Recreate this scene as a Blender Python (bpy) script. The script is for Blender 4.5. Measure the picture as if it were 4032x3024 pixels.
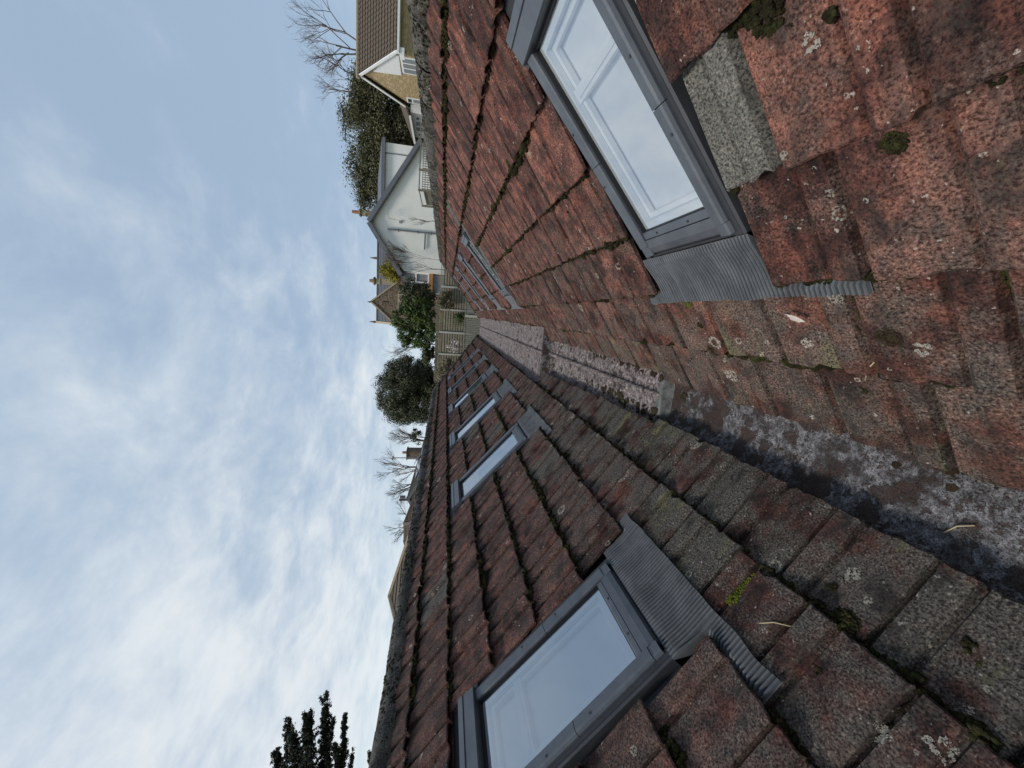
import bpy, bmesh, math, random
import numpy as np
from mathutils import Vector, Matrix, noise as mn
for o in list(bpy.data.objects): bpy.data.objects.remove(o)
SC = bpy.context.scene; COL = SC.collection
# ------------------------------------------------------------------ camera
CAM = np.array([0.4649, 0.0, 1.7001])
RT = np.array([0.98225483, 0.18280355, 0.04193222])      # camera's right when the picture is held upright
UP = np.array([-0.07329874, 0.16837141, 0.98299459])
FW = np.array([-0.17263471, 0.96862476, -0.1787829])
cd = bpy.data.cameras.new('camera'); cam = bpy.data.objects.new('camera', cd); COL.objects.link(cam)
cd.sensor_width = 36; cd.lens = 36*1502/4032; cd.clip_start = .02; cd.clip_end = 4000
m3 = Matrix((Vector(-UP), Vector(RT), Vector(-FW))).transposed()   # phone held sideways
cam.matrix_world = Matrix.Translation(Vector(CAM)) @ m3.to_4x4()
SC.camera = cam
SC.cycles.max_bounces = 6; SC.cycles.diffuse_bounces = 3; SC.cycles.glossy_bounces = 3; SC.cycles.transparent_max_bounces = 10; SC.cycles.caustics_reflective = False; SC.cycles.caustics_refractive = False
SC.render.resolution_x = 1024; SC.render.resolution_y = 768
# ------------------------------------------------------------------ node helpers
class NT:
    def __init__(s, tree): s.t = tree; tree.nodes.clear()
    def n(s, typ, **kw):
        nd = s.t.nodes.new(typ)
        for k, v in kw.items(): setattr(nd, k, v)
        return nd
    def put(s, sock, v):
        if v is None: return
        if isinstance(v, bpy.types.NodeSocket): s.t.links.new(v, sock)
        else:
            if isinstance(v, (tuple, list)) and sock.type == 'RGBA' and len(v) == 3: v = (*v, 1)
            sock.default_value = v
    def math(s, op, a, b=None, c=None, clamp=False):
        nd = s.n('ShaderNodeMath', operation=op, use_clamp=clamp)
        for i, v in enumerate((a, b, c)):
            if v is not None: s.put(nd.inputs[i], v)
        return nd.outputs[0]
    def vmath(s, op, a, b=None, sc=None):
        nd = s.n('ShaderNodeVectorMath', operation=op); s.put(nd.inputs[0], a)
        if b is not None: s.put(nd.inputs[1], b)
        if sc is not None: s.put(nd.inputs['Scale'], sc)
        return nd.outputs['Vector']
    def noise(s, vec, scale, detail=4, rough=.6, dist=0, out='Fac'):
        nd = s.n('ShaderNodeTexNoise'); s.put(nd.inputs['Vector'], vec)
        for k, v in (('Scale', scale), ('Detail', detail), ('Roughness', rough), ('Distortion', dist)): s.put(nd.inputs[k], v)
        return nd.outputs[out]
    def vor(s, vec, scale, feature='F1', rnd=1):
        nd = s.n('ShaderNodeTexVoronoi', feature=feature); s.put(nd.inputs['Vector'], vec); s.put(nd.inputs['Scale'], scale); s.put(nd.inputs['Randomness'], rnd)
        return nd
    def ramp(s, fac, stops, interp='LINEAR'):
        nd = s.n('ShaderNodeValToRGB'); s.put(nd.inputs[0], fac); e = nd.color_ramp.elements; nd.color_ramp.interpolation = interp
        while len(e) < len(stops): e.new(.5)
        for el, (p, c) in zip(e, stops):
            el.position = p; el.color = (c, c, c, 1) if isinstance(c, (int, float)) else (*c, 1)
        return nd.outputs[0]
    def mix(s, fac, a, b, mode='MIX'):
        nd = s.n('ShaderNodeMix', data_type='RGBA', blend_type=mode); s.put(nd.inputs['Factor'], fac)
        s.put(nd.inputs[6], a); s.put(nd.inputs[7], b); return nd.outputs[2]
    def step(s, v, lo, hi):
        nd = s.n('ShaderNodeMapRange', interpolation_type='SMOOTHSTEP'); s.put(nd.inputs[0], v); nd.inputs[1].default_value = lo; nd.inputs[2].default_value = hi
        return nd.outputs[0]
    def scale(s, vec, xyz):
        return s.vmath('MULTIPLY', vec, tuple(xyz))
MATS = {}
def mat(name, fn):
    m = bpy.data.materials.new(name); m.use_nodes = True; t = NT(m.node_tree)
    out = t.n('ShaderNodeOutputMaterial'); b = t.n('ShaderNodeBsdfPrincipled'); t.t.links.new(b.outputs[0], out.inputs[0])
    b.inputs['Specular IOR Level'].default_value = .3
    fn(t, b, out); MATS[name] = m; return m
def bump(t, b, h, strength=.5, dist=.004):
    nd = t.n('ShaderNodeBump'); nd.inputs['Strength'].default_value = strength; nd.inputs['Distance'].default_value = dist
    t.put(nd.inputs['Height'], h); t.put(b.inputs['Normal'], nd.outputs[0])
def rndvec(t):
    oi = t.n('ShaderNodeObjectInfo'); tc = t.n('ShaderNodeTexCoord')
    cx = t.n('ShaderNodeCombineXYZ')
    t.put(cx.inputs[0], t.math('MULTIPLY', oi.outputs['Random'], 91.7)); t.put(cx.inputs[1], t.math('MULTIPLY', oi.outputs['Random'], 57.3)); t.put(cx.inputs[2], t.math('MULTIPLY', oi.outputs['Random'], 23.9))
    return t.vmath('ADD', tc.outputs['Object'], cx.outputs[0]), oi.outputs['Random']
def wpos(t): return t.n('ShaderNodeNewGeometry').outputs['Position']
# ------------------------------------------------------------------ sky, sun, exposure
SUN_EL, SUN_AZ = math.radians(60), math.radians(234)     # azimuth from +Y towards +X: high up, to the left and a little behind
w = bpy.data.worlds.new('World'); SC.world = w; w.use_nodes = True
def build_world():
    t = NT(w.node_tree); out = t.n('ShaderNodeOutputWorld'); bg = t.n('ShaderNodeBackground'); t.t.links.new(bg.outputs[0], out.inputs[0])
    sky = t.n('ShaderNodeTexSky', sky_type='NISHITA', sun_disc=False, sun_elevation=SUN_EL, sun_rotation=SUN_AZ, air_density=1.0, dust_density=1.5, ozone_density=1.2)
    d = t.n('ShaderNodeTexCoord').outputs['Generated']
    sx = t.n('ShaderNodeSeparateXYZ'); t.put(sx.inputs[0], d); z = t.math('MAXIMUM', sx.outputs[2], 0.0)
    den = t.math('ADD', z, .16); cx = t.n('ShaderNodeCombineXYZ')
    t.put(cx.inputs[0], t.math('DIVIDE', sx.outputs[0], den)); t.put(cx.inputs[1], t.math('DIVIDE', sx.outputs[1], den)); cx.inputs[2].default_value = 4.3
    p = t.scale(cx.outputs[0], (1.0, .85, 1))
    n1 = t.noise(p, 1.3, 9, .62, .2); n2 = t.noise(t.vmath('ADD', p, (11, 3, 0)), 3.6, 8, .62, .25); n3 = t.noise(t.vmath('ADD', p, (31, -7, 2)), .55, 3, .5, .2)
    left = t.math('MULTIPLY', t.math('ADD', sx.outputs[0], t.math('MULTIPLY', z, .25)), -.19)    # thinner, brighter cloud towards the sun's side
    cov = t.math('ADD', t.math('ADD', t.math('MULTIPLY', n1, .6), t.math('MULTIPLY', n2, .4)), left)
    c = t.step(cov, .36, .72)
    veil = (4.15, 5.45, 7.1)                                      # thin grey-blue layer
    clear = t.mix(.80, sky.outputs[0], veil)
    body = t.mix(t.step(t.math('ADD', t.math('ADD', t.math('MULTIPLY', n2, .45), t.math('MULTIPLY', n3, .55)), left), .34, .74), (5.0, 6.15, 7.5), (8.4, 8.85, 9.1))
    col = t.mix(t.math('MULTIPLY', c, .9), clear, body)
    low = t.math('SUBTRACT', 1.0, t.step(z, .0, .22))             # milky band over the horizon
    col = t.mix(t.math('MULTIPLY', low, .5), col, (7.6, 8.9, 9.4))
    t.put(bg.inputs[0], col); bg.inputs[1].default_value = .076
build_world()
sd = bpy.data.lights.new('sun', 'SUN'); sd.energy = 2.0; sd.angle = math.radians(12); sd.color = (1, .95, .88)
so = bpy.data.objects.new('sun', sd); COL.objects.link(so)
sdir = Vector((math.sin(SUN_AZ)*math.cos(SUN_EL), math.cos(SUN_AZ)*math.cos(SUN_EL), math.sin(SUN_EL)))
so.rotation_euler = sdir.to_track_quat('Z', 'Y').to_euler(); so.location = (0, -20, 40)
SC.view_settings.view_transform = 'Standard'; SC.view_settings.look = 'None'; SC.view_settings.exposure = 0.38; SC.view_settings.gamma = 1
# ------------------------------------------------------------------ object helpers
def tag(o, label=None, cat=None, group=None, kind=None):
    if label: o['label'] = label
    if cat: o['category'] = cat
    if group: o['group'] = group
    if kind: o['kind'] = kind
    return o
WM = {}
def link(name, me, m=None, parent=None):
    o = bpy.data.objects.new(name, me); COL.objects.link(o)
    if m is not None and me is not None and not me.materials: me.materials.append(MATS[m] if isinstance(m, str) else m)
    if parent is not None: o.parent = parent; o.matrix_parent_inverse = WM.get(parent.name, Matrix()).inverted()
    return o
def empty(name, loc, label=None, cat=None, group=None):
    o = bpy.data.objects.new(name, None); COL.objects.link(o); o.empty_display_size = .1
    o.location = loc; WM[o.name] = Matrix.Translation(Vector(loc))
    return tag(o, label, cat, group)
class MB:
    def __init__(s): s.v = []; s.f = []
    def add(s, vs, fs):
        b = len(s.v); s.v.extend([tuple(map(float, q)) for q in vs]); s.f.extend([tuple(i+b for i in f) for f in fs]); return s
    def box(s, x0, x1, y0, y1, z0, z1):
        return s.add([(x0,y0,z0),(x1,y0,z0),(x1,y1,z0),(x0,y1,z0),(x0,y0,z1),(x1,y0,z1),(x1,y1,z1),(x0,y1,z1)],
                     [(3,2,1,0),(4,5,6,7),(0,1,5,4),(1,2,6,5),(2,3,7,6),(3,0,4,7)])
    def hexa(s, p):   # 8 points bottom ring, top ring
        return s.add(p, [(3,2,1,0),(4,5,6,7),(0,1,5,4),(1,2,6,5),(2,3,7,6),(3,0,4,7)])
    def prism(s, poly, d):   # polygon (list of 3d points) extruded by vector d
        n = len(poly); d = Vector(d); a = [Vector(q) for q in poly]
        return s.add(a+[q+d for q in a], [tuple(range(n-1,-1,-1)), tuple(range(n,2*n))]+[(i,(i+1)%n,n+(i+1)%n,n+i) for i in range(n)])
    def bar(s, a, b, wx, wz, up=(0,0,1)):
        a, b = Vector(a), Vector(b); d = (b-a).normalized(); u = Vector(up); r = d.cross(u)
        if r.length < 1e-4: r = d.cross(Vector((1,0,0)))
        r.normalize(); u = r.cross(d).normalized(); r *= wx/2; u *= wz/2
        return s.hexa([a-r-u, a+r-u, b+r-u, b-r-u, a-r+u, a+r+u, b+r+u, b-r+u])
    def tube(s, pts, rad, n=6, cap=True):
        pts = [Vector(q) for q in pts]; rad = rad if isinstance(rad, (list, tuple)) else [rad]*len(pts); b0 = len(s.v); rings = []
        for i, q in enumerate(pts):
            d = (pts[min(i+1, len(pts)-1)]-pts[max(i-1, 0)]).normalized(); a = d.orthogonal().normalized() if abs(d.z) > .99 else d.cross(Vector((0,0,1))).normalized(); c = d.cross(a)
            rings.append([q+(a*math.cos(2*math.pi*k/n)+c*math.sin(2*math.pi*k/n))*rad[i] for k in range(n)])
        vs = [v for r in rings for v in r]; fs = []
        for i in range(len(pts)-1):
            for k in range(n): fs.append((i*n+k, i*n+(k+1)%n, (i+1)*n+(k+1)%n, (i+1)*n+k))
        if cap: fs += [tuple(range(n-1,-1,-1)), tuple((len(pts)-1)*n+k for k in range(n))]
        return s.add(vs, fs)
    def grid(s, rows):
        n = len(rows[0]); vs = [q for r in rows for q in r]
        return s.add(vs, [(i*n+j, i*n+j+1, (i+1)*n+j+1, (i+1)*n+j) for i in range(len(rows)-1) for j in range(n-1)])
    def mesh(s, name, smooth=False):
        me = bpy.data.meshes.new(name); me.from_pydata(s.v, [], s.f); me.update()
        if smooth: me.polygons.foreach_set('use_smooth', [True]*len(me.polygons))
        return me
    def build(s, name, m, parent=None, smooth=False):
        return link(name, s.mesh(name, smooth), m, parent)
def at(x, y, Y):      # point of the place seen at photo pixel (x, y), Y metres ahead
    d = FW + RT*((3024-y)-1512)/1502 - UP*(x-2016)/1502
    q = CAM + d*(Y/d[1]); return Vector(q)
PIT = math.radians(41.6); CP, SP = math.cos(PIT), math.sin(PIT)
def P(sg, s, y, h=0.): return Vector((sg*(s*CP-h*SP), y, s*SP+h*CP))
def frame(sg, s, y, h=0.):
    ex = Vector((0, -sg, 0)); ey = Vector((sg*CP, 0, SP)); ez = Vector((-sg*SP, 0, CP)); o = P(sg, s, y, h)
    return Matrix(((ex.x, ey.x, ez.x, o.x), (ex.y, ey.y, ez.y, o.y), (ex.z, ey.z, ez.z, o.z), (0,0,0,1)))
R = random.Random(7)
# ------------------------------------------------------------------ materials
def lowm_(t):            # damp belt along the valley: darker grime and more growth there
    zz = t.n('ShaderNodeSeparateXYZ'); t.put(zz.inputs[0], wpos(t)); nn = t.noise(wpos(t), 3.5, 4, .6)
    return t.step(t.math('ADD', zz.outputs[2], t.math('MULTIPLY', nn, .9)), 1.05, .45)
def m_tile(name, base, mid, hi, greyp, dark_amt, grey_amt, green=0):
    def fn(t, b, out):
        v, r = rndvec(t)
        n1 = t.noise(v, 13, 6, .68); n2 = t.noise(v, 140, 4, .74); n5 = t.noise(v, 5, 3, .6)
        ns = t.noise(t.scale(v, (1, .13, 1)), 30, 4, .6)
        c = t.ramp(t.math('ADD', t.math('ADD', t.math('MULTIPLY', n1, .5), t.math('MULTIPLY', ns, .25)), t.math('MULTIPLY', n5, .25)), [(.39, base), (.49, mid), (.61, hi)])
        r2 = t.math('FRACT', t.math('MULTIPLY', r, 7.31)); r3 = t.math('FRACT', t.math('MULTIPLY', r, 13.7))
        c = t.mix(1, c, t.ramp(r2, [(0, .55), (1, 1.25)]), 'MULTIPLY')
        c = t.mix(t.math('MULTIPLY', lowm_(t), .45), c, (.045, .033, .024))
        # grey tiles and grey lichen skin
        gt = t.math('LESS_THAN', r3, greyp)
        zz = t.n('ShaderNodeSeparateXYZ'); t.put(zz.inputs[0], wpos(t))
        lowm = t.math('MULTIPLY', t.step(zz.outputs[2], 1.35, .25), t.step(zz.outputs[1], 9.0, 3.0))     # more lichen towards the wet gutter
        gl = t.step(t.math('ADD', n5, t.math('MULTIPLY', n2, .25)), .60-grey_amt*.2, .80-grey_amt*.2)
        gcol = t.ramp(n2, [(.3, (.040, .038, .033)), (.52, (.095, .090, .076)), (.75, (.21, .20, .165))] if name != 'tile_grey' else [(.3, (.085, .082, .070)), (.55, (.12, .115, .099)), (.8, (.17, .163, .14))])
        c = t.mix(t.math('MAXIMUM', t.math('MULTIPLY', gt, .85), t.math('MULTIPLY', gl, t.math('MULTIPLY', grey_amt, t.math('ADD', .45, lowm)))), c, gcol)
        # soot-black algae
        dk = t.step(t.math('ADD', t.math('MULTIPLY', t.noise(t.scale(t.vmath('ADD', v, (9, 4, 0)), (1, .55, 1)), 10, 6, .72), .75), t.math('MULTIPLY', n2, .25)), .62-dark_amt*.18, .72-dark_amt*.12)
        c = t.mix(t.math('MULTIPLY', dk, .88), c, (.02, .018, .016))
        c = t.mix(t.step(n2, .53, .38), c, t.mix(1, c, (.25, .23, .22), 'MULTIPLY'))       # pitted sand face
        c = t.mix(t.math('MULTIPLY', t.step(n2, .56, .70), .8), c, t.mix(1, c, (2.4, 2.0, 1.8), 'MULTIPLY'))
        # green film
        gm = t.step(t.noise(t.scale(t.vmath('ADD', v, (3, 17, 5)), (1, .3, 1)), 9, 3, .55), .66-green*.14, .76-green*.10)
        gm = t.math('MULTIPLY', gm, t.step(t.math('ADD', t.math('MULTIPLY', n2, .6), t.math('MULTIPLY', n1, .4)), .42, .56))
        c = t.mix(t.math('MULTIPLY', gm, t.math('ADD', .2+green*.4, t.math('MULTIPLY', lowm, .6 if not green else .2))), c, (.13, .125, .05) if not green else (.17, .16, .068))
        # crusty lichen dots and rings
        wv = t.vmath('ADD', v, t.vmath('SCALE', t.noise(v, 45, 3, .7, 0, 'Color'), sc=.02))
        for sc, thr, rad, ring in ((7, .93-dark_amt*.06, .40, True), (13, .86-dark_amt*.05, .32, True), (30, .82, .24, False), (70, .78, .28, False)):
            vo = t.vor(wv, sc); dd = vo.outputs['Distance']; se = t.n('ShaderNodeSeparateColor'); t.put(se.inputs[0], vo.outputs['Color'])
            sel = t.math('GREATER_THAN', se.outputs[0], thr); rr = t.math('MULTIPLY', se.outputs[1], rad)
            msk = t.math('LESS_THAN', dd, rr)
            if ring: msk = t.math('MULTIPLY', msk, t.math('GREATER_THAN', dd, t.math('MULTIPLY', rr, .55)))
            msk = t.math('MULTIPLY', t.math('MULTIPLY', msk, sel), t.step(n2, .44, .56))
            c = t.mix(t.math('MULTIPLY', msk, .85), c, t.mix(se.outputs[2], (.42, .36, .30), (.27, .26, .21)))
        t.put(b.inputs['Base Color'], c); b.inputs['Roughness'].default_value = .88; b.inputs['Specular IOR Level'].default_value = .25
        bump(t, b, t.math('ADD', t.math('MULTIPLY', n2, .8), t.math('MULTIPLY', n1, .5)), .55, .005)
    return mat(name, fn)
m_tile('tile_red', (.026,.014,.012), (.104,.041,.031), (.29,.105,.068), .0, .66, .42)
m_tile('tile_dark', (.020,.014,.012), (.082,.035,.028), (.205,.074,.050), .04, .62, .60)
m_tile('tile_red_green', (.034,.020,.015), (.120,.052,.038), (.28,.118,.076), .0, .42, .5, 1)
m_tile('tile_dark_green', (.022,.016,.012), (.060,.034,.024), (.13,.066,.042), .05, .60, .66, .8)
m_tile('tile_grey', (.085,.08,.068), (.15,.142,.12), (.26,.25,.215), 1.0, .35, .3)
def simple(name, col, rough=.7, var=.25, sc=6, bumpd=0, metal=0, spec=.3, detail=5):
    def fn(t, b, out):
        v = wpos(t); n = t.noise(v, sc, detail, .65)
        c = t.ramp(n, [(.25, tuple(x*(1-var) for x in col)), (.75, tuple(min(1, x*(1+var)) for x in col))])
        t.put(b.inputs['Base Color'], c); b.inputs['Roughness'].default_value = rough; b.inputs['Metallic'].default_value = metal; b.inputs['Specular IOR Level'].default_value = spec
        if bumpd: bump(t, b, n, .6, bumpd)
    return mat(name, fn)
def m_moss(name, a, bcol, c3):
    def fn(t, b, out):
        v = wpos(t); n = t.noise(v, 60, 4, .7); n2 = t.noise(v, 7, 3, .6); n3 = t.noise(v, 260, 2, .6)
        c = t.ramp(t.math('ADD', t.math('MULTIPLY', n, .5), t.math('MULTIPLY', n2, .5)), [(.34, a), (.5, bcol), (.66, c3)])
        t.put(b.inputs['Base Color'], c); b.inputs['Roughness'].default_value = .95; b.inputs['Specular IOR Level'].default_value = .1
        bump(t, b, t.math('ADD', n3, n), 1.0, .008)
    mat(name, fn)
m_moss('moss', (.012,.010,.006), (.028,.026,.011), (.072,.076,.022))
m_moss('moss_bright', (.06,.07,.012), (.13,.15,.02), (.22,.24,.035))
m_moss('moss_brown', (.02,.014,.01), (.04,.028,.018), (.06,.055,.025))
def fn_lead(pink, patch):
    def fn(t, b, out):
        v = wpos(t); n = t.noise(v, 5, 6, .7); n2 = t.noise(v, 38, 5, .75); n3 = t.noise(v, 170, 3, .7)
        c = t.ramp(t.math('ADD', t.math('MULTIPLY', n, .35), t.math('MULTIPLY', n2, .65)), [(.36, (.035,.032,.031)), (.47, (.12,.116,.118)), (.55, (.225,.222,.23)), (.66, (.38,.375,.385))])
        c = t.mix(pink, c, t.mix(1, c, (1.75, 1.50, 1.39), 'MULTIPLY'))
        wv = t.vmath('ADD', v, t.vmath('SCALE', t.noise(v, 26, 4, .75, 0, 'Color'), sc=.09))
        vo = t.vor(wv, 11); se = t.n('ShaderNodeSeparateColor'); t.put(se.inputs[0], vo.outputs['Color'])
        m1 = t.step(t.math('SUBTRACT', vo.outputs['Distance'], t.math('MULTIPLY', t.math('POWER', se.outputs[0], 2.2), patch*.8)), .06, -.06)
        vo2 = t.vor(wv, 45); s2 = t.n('ShaderNodeSeparateColor'); t.put(s2.inputs[0], vo2.outputs['Color'])
        m2 = t.step(t.math('SUBTRACT', vo2.outputs['Distance'], t.math('MULTIPLY', t.math('POWER', s2.outputs[0], 1.6), .66)), .08, -.08)
        dirt = t.mix(t.noise(v, 22, 4, .7), (.020,.013,.010), (.078,.046,.037))
        m3_ = t.step(t.math('ADD', t.math('MULTIPLY', n, .7), t.math('MULTIPLY', n3, .3)), .545-patch*.02, .64-patch*.04)
        m = t.math('MAXIMUM', t.math('MAXIMUM', t.math('MULTIPLY', m1, .92), t.math('MULTIPLY', m2, .85)), t.math('MULTIPLY', m3_, min(1, patch*.9)))
        c = t.mix(m, c, dirt); c = t.mix(t.step(n3, .54, .40), c, t.mix(1, c, (.35,.33,.32), 'MULTIPLY'))
        t.put(b.inputs['Base Color'], c); b.inputs['Roughness'].default_value = .8
        bump(t, b, t.math('ADD', t.math('MULTIPLY', m, 1.4), t.math('ADD', n2, t.math('MULTIPLY', n3, .5))), .8, .009)
    return fn
mat('lead_old', fn_lead(.1, 1.25)); mat('lead_far', fn_lead(1.0, .7)); simple('lead_clean', (.11,.112,.105), .65, .8, 26, .007)
def fn_alu(t, b, out):
    v = wpos(t); n = t.noise(v, 9, 5, .7); n2 = t.noise(v, 300, 2, .5)
    c = t.ramp(n, [(.25, (.078,.084,.094)), (.5, (.105,.113,.126)), (.75, (.13,.14,.152))])
    t.put(b.inputs['Base Color'], c); t.put(b.inputs['Roughness'], t.ramp(n, [(.3, .38), (.7, .52)])); b.inputs['Metallic'].default_value = .35; b.inputs['Specular IOR Level'].default_value = .45
    bump(t, b, n2, .08, .001)
mat('alu', fn_alu)
def fn_alud(t, b, out):
    v = wpos(t); n = t.noise(v, 7, 5, .7)
    t.put(b.inputs['Base Color'], t.ramp(n, [(.3, (.035,.037,.042)), (.7, (.052,.055,.06))])); b.inputs['Roughness'].default_value = .55; b.inputs['Metallic'].default_value = .2
mat('alu_dark', fn_alud)
def fn_apron(t, b, out):
    v = wpos(t); n = t.noise(v, 12, 5, .7)
    t.put(b.inputs['Base Color'], t.ramp(n, [(.3, (.075,.081,.088)), (.5, (.105,.112,.12)), (.7, (.14,.148,.155))])); b.inputs['Roughness'].default_value = .55; b.inputs['Metallic'].default_value = .15
mat('apron', fn_apron)
def fn_glass(t, b, out):
    g = t.n('ShaderNodeBsdfGlossy'); g.inputs['Roughness'].default_value = .015; g.inputs['Color'].default_value = (.90,.93,.97,1)
    tr = t.n('ShaderNodeBsdfTransparent'); tr.inputs['Color'].default_value = (.94,.97,.97,1)
    lw = t.n('ShaderNodeFresnel'); lw.inputs['IOR'].default_value = 1.55
    f = t.math('ADD', t.math('MULTIPLY', lw.outputs[0], .85), .40, clamp=True)
    mx = t.n('ShaderNodeMixShader'); t.put(mx.inputs[0], f); t.t.links.new(tr.outputs[0], mx.inputs[1]); t.t.links.new(g.outputs[0], mx.inputs[2]); t.t.links.new(mx.outputs[0], out.inputs[0])
mat('glass', fn_glass)
simple('white_paint', (.86,.87,.88), .45, .03, 3); simple('pale_backing', (.76,.78,.81), .8, .04, 2); simple('gasket', (.012,.012,.013), .5, .1)
simple('underlay', (.02,.018,.016), .95, .3)
# ------------------------------------------------------------------ the two roof slopes
GA = .345; TW = .31; TL = .42
BASE = {-1: .258, 1: .203}                       # lowest tile edge up the slope
RID = {-1: 2.94, 1: 2.86}
WINY = {-1: [1.740, 4.416, 6.364, 8.401, 10.358, 12.374], 1: [1.748, 6.309, 8.141, 10.189, 12.452]}   # far side of each skylight
WW = .56; WS = {-1: (1.123, 2.243), 1: (1.103, 2.181)}
PH = {-1: (.80, .645), 1: (.83, .93)}           # joint position of even / odd courses
def yhip(sg, s): return 12.75 + (2.95-s)*1.08
def ytip(sg, y):                                  # cut line of the tiles along the gutter
    if y < 2.40: return 0
    if y < 5.25: return (.295+.036*(y-2.4)) if sg < 0 else (.275+.01*(y-2.4))
    return .60 if sg < 0 else .53
PROF = [(0,.008),(.0025,.026),(.010,.0325),(.05,.036),(.098,.034),(.122,.026),(.162,.023),(.19,.020),(.198,.009),(.206,.008),(.212,.030),(.224,.037),(.272,.0375),(.290,.034),(.298,.008),(.302,-.002),(.318,-.002)]
def prof(x):
    for (a, za), (b, zb) in zip(PROF, PROF[1:]):
        if a <= x <= b: return za+(zb-za)*(x-a)/(b-a)
    return -.004
def tile_geo(x0, x1, y0, y1, seed):
    r = random.Random(seed); xs = [x0]+[q[0] for q in PROF if x0+.002 < q[0] < x1-.002]+[x1]
    nose = [r.uniform(-.005, .004) for _ in xs]; chip = r.uniform(x0, x1) if r.random() < .75 else -9
    for i, x in enumerate(xs):
        if abs(x-chip) < .02: nose[i] += r.uniform(.007, .02)
    bow = r.uniform(-.004, .004); vs = []; n = len(xs)
    def zz(x, y): return prof(x) + .036*(1-y/GA) + bow*math.sin(math.pi*(x-x0)/(x1-x0))
    rows = [(.004, 0, -.015), (0, 0, -.005), (.006, 0, 0), (.16, 0, .0012*r.uniform(-1, 1)), (y1-y0, 0, 0)]
    for k, (dy, _, dz) in enumerate(rows):
        for i, x in enumerate(xs):
            y = y0+dy+(nose[i] if k < 3 else 0); vs.append((x, y, zz(x, y)+dz))
    fs = [(k*n+i, k*n+i+1, (k+1)*n+i+1, (k+1)*n+i) for k in range(4) for i in range(n-1)]
    b = len(vs); vs += [(x0, y1, zz(x0, y1)-.02), (x1, y1, zz(x1, y1)-.02)]
    vs += [(x, y0+.11, zz(x, y0+.11)-.017) for x in xs]; u0 = b+2        # underside of the tail
    fs += [(u0+i, u0+i+1, i+1, i) for i in range(n-1)]
    fs += [(0, n, 2*n, 3*n, 4*n, b), (b+1, 5*n-1, 4*n-1, 3*n-1, 2*n-1, n-1), (b, b+1, n-1, 0)]
    return vs, fs
def tile_mesh(*a):
    vs, fs = tile_geo(*a); me = bpy.data.meshes.new('tile'); me.from_pydata(vs, [], fs); me.update()
    n = len(me.polygons); sm = [True]*n; me.polygons.foreach_set('use_smooth', sm)
    me.shade_smooth() if False else None
    return me
def sharp(me, ang=24):
    try: me.set_sharp_from_angle(angle=math.radians(ang))
    except Exception: pass
    return me
VARI = [sharp(tile_mesh(0, TW+.006, 0, TL, 50+i)) for i in range(9)]
def blob(mb, c, r, sq, nrm, rng, seg=6):
    u = nrm.orthogonal().normalized(); v = nrm.cross(u); vs = []; fs = []
    for k, (rr, hh) in enumerate(((1, -.25), (.92, .35), (.5, .82))):
        for i in range(seg):
            a = 2*math.pi*(i+.5*(k % 2))/seg; q = rng.uniform(.72, 1.25)
            vs.append(c + (u*math.cos(a)+v*math.sin(a))*r*rr*q + nrm*(r*sq*hh*rng.uniform(.8, 1.2)))
    vs.append(c+nrm*r*sq)
    for k in range(2):
        for i in range(seg): fs.append((k*seg+i, k*seg+(i+1) % seg, (k+1)*seg+(i+1) % seg, (k+1)*seg+i))
    for i in range(seg): fs.append((2*seg+i, 2*seg+(i+1) % seg, 3*seg))
    mb.add(vs, fs)
def clump(mb, c, r, sq, nrm, rng, k=7):
    u = nrm.orthogonal().normalized(); v = nrm.cross(u)
    for _ in range(k):
        a = rng.uniform(0, 6.28); d = r*math.sqrt(rng.random())*.8
        blob(mb, c+(u*math.cos(a)+v*math.sin(a))*d + nrm*(r*sq*.5*(1-d/r)), r*rng.uniform(.28, .5), sq*.9, nrm, rng, 5)
GUT_DEV = []
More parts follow.
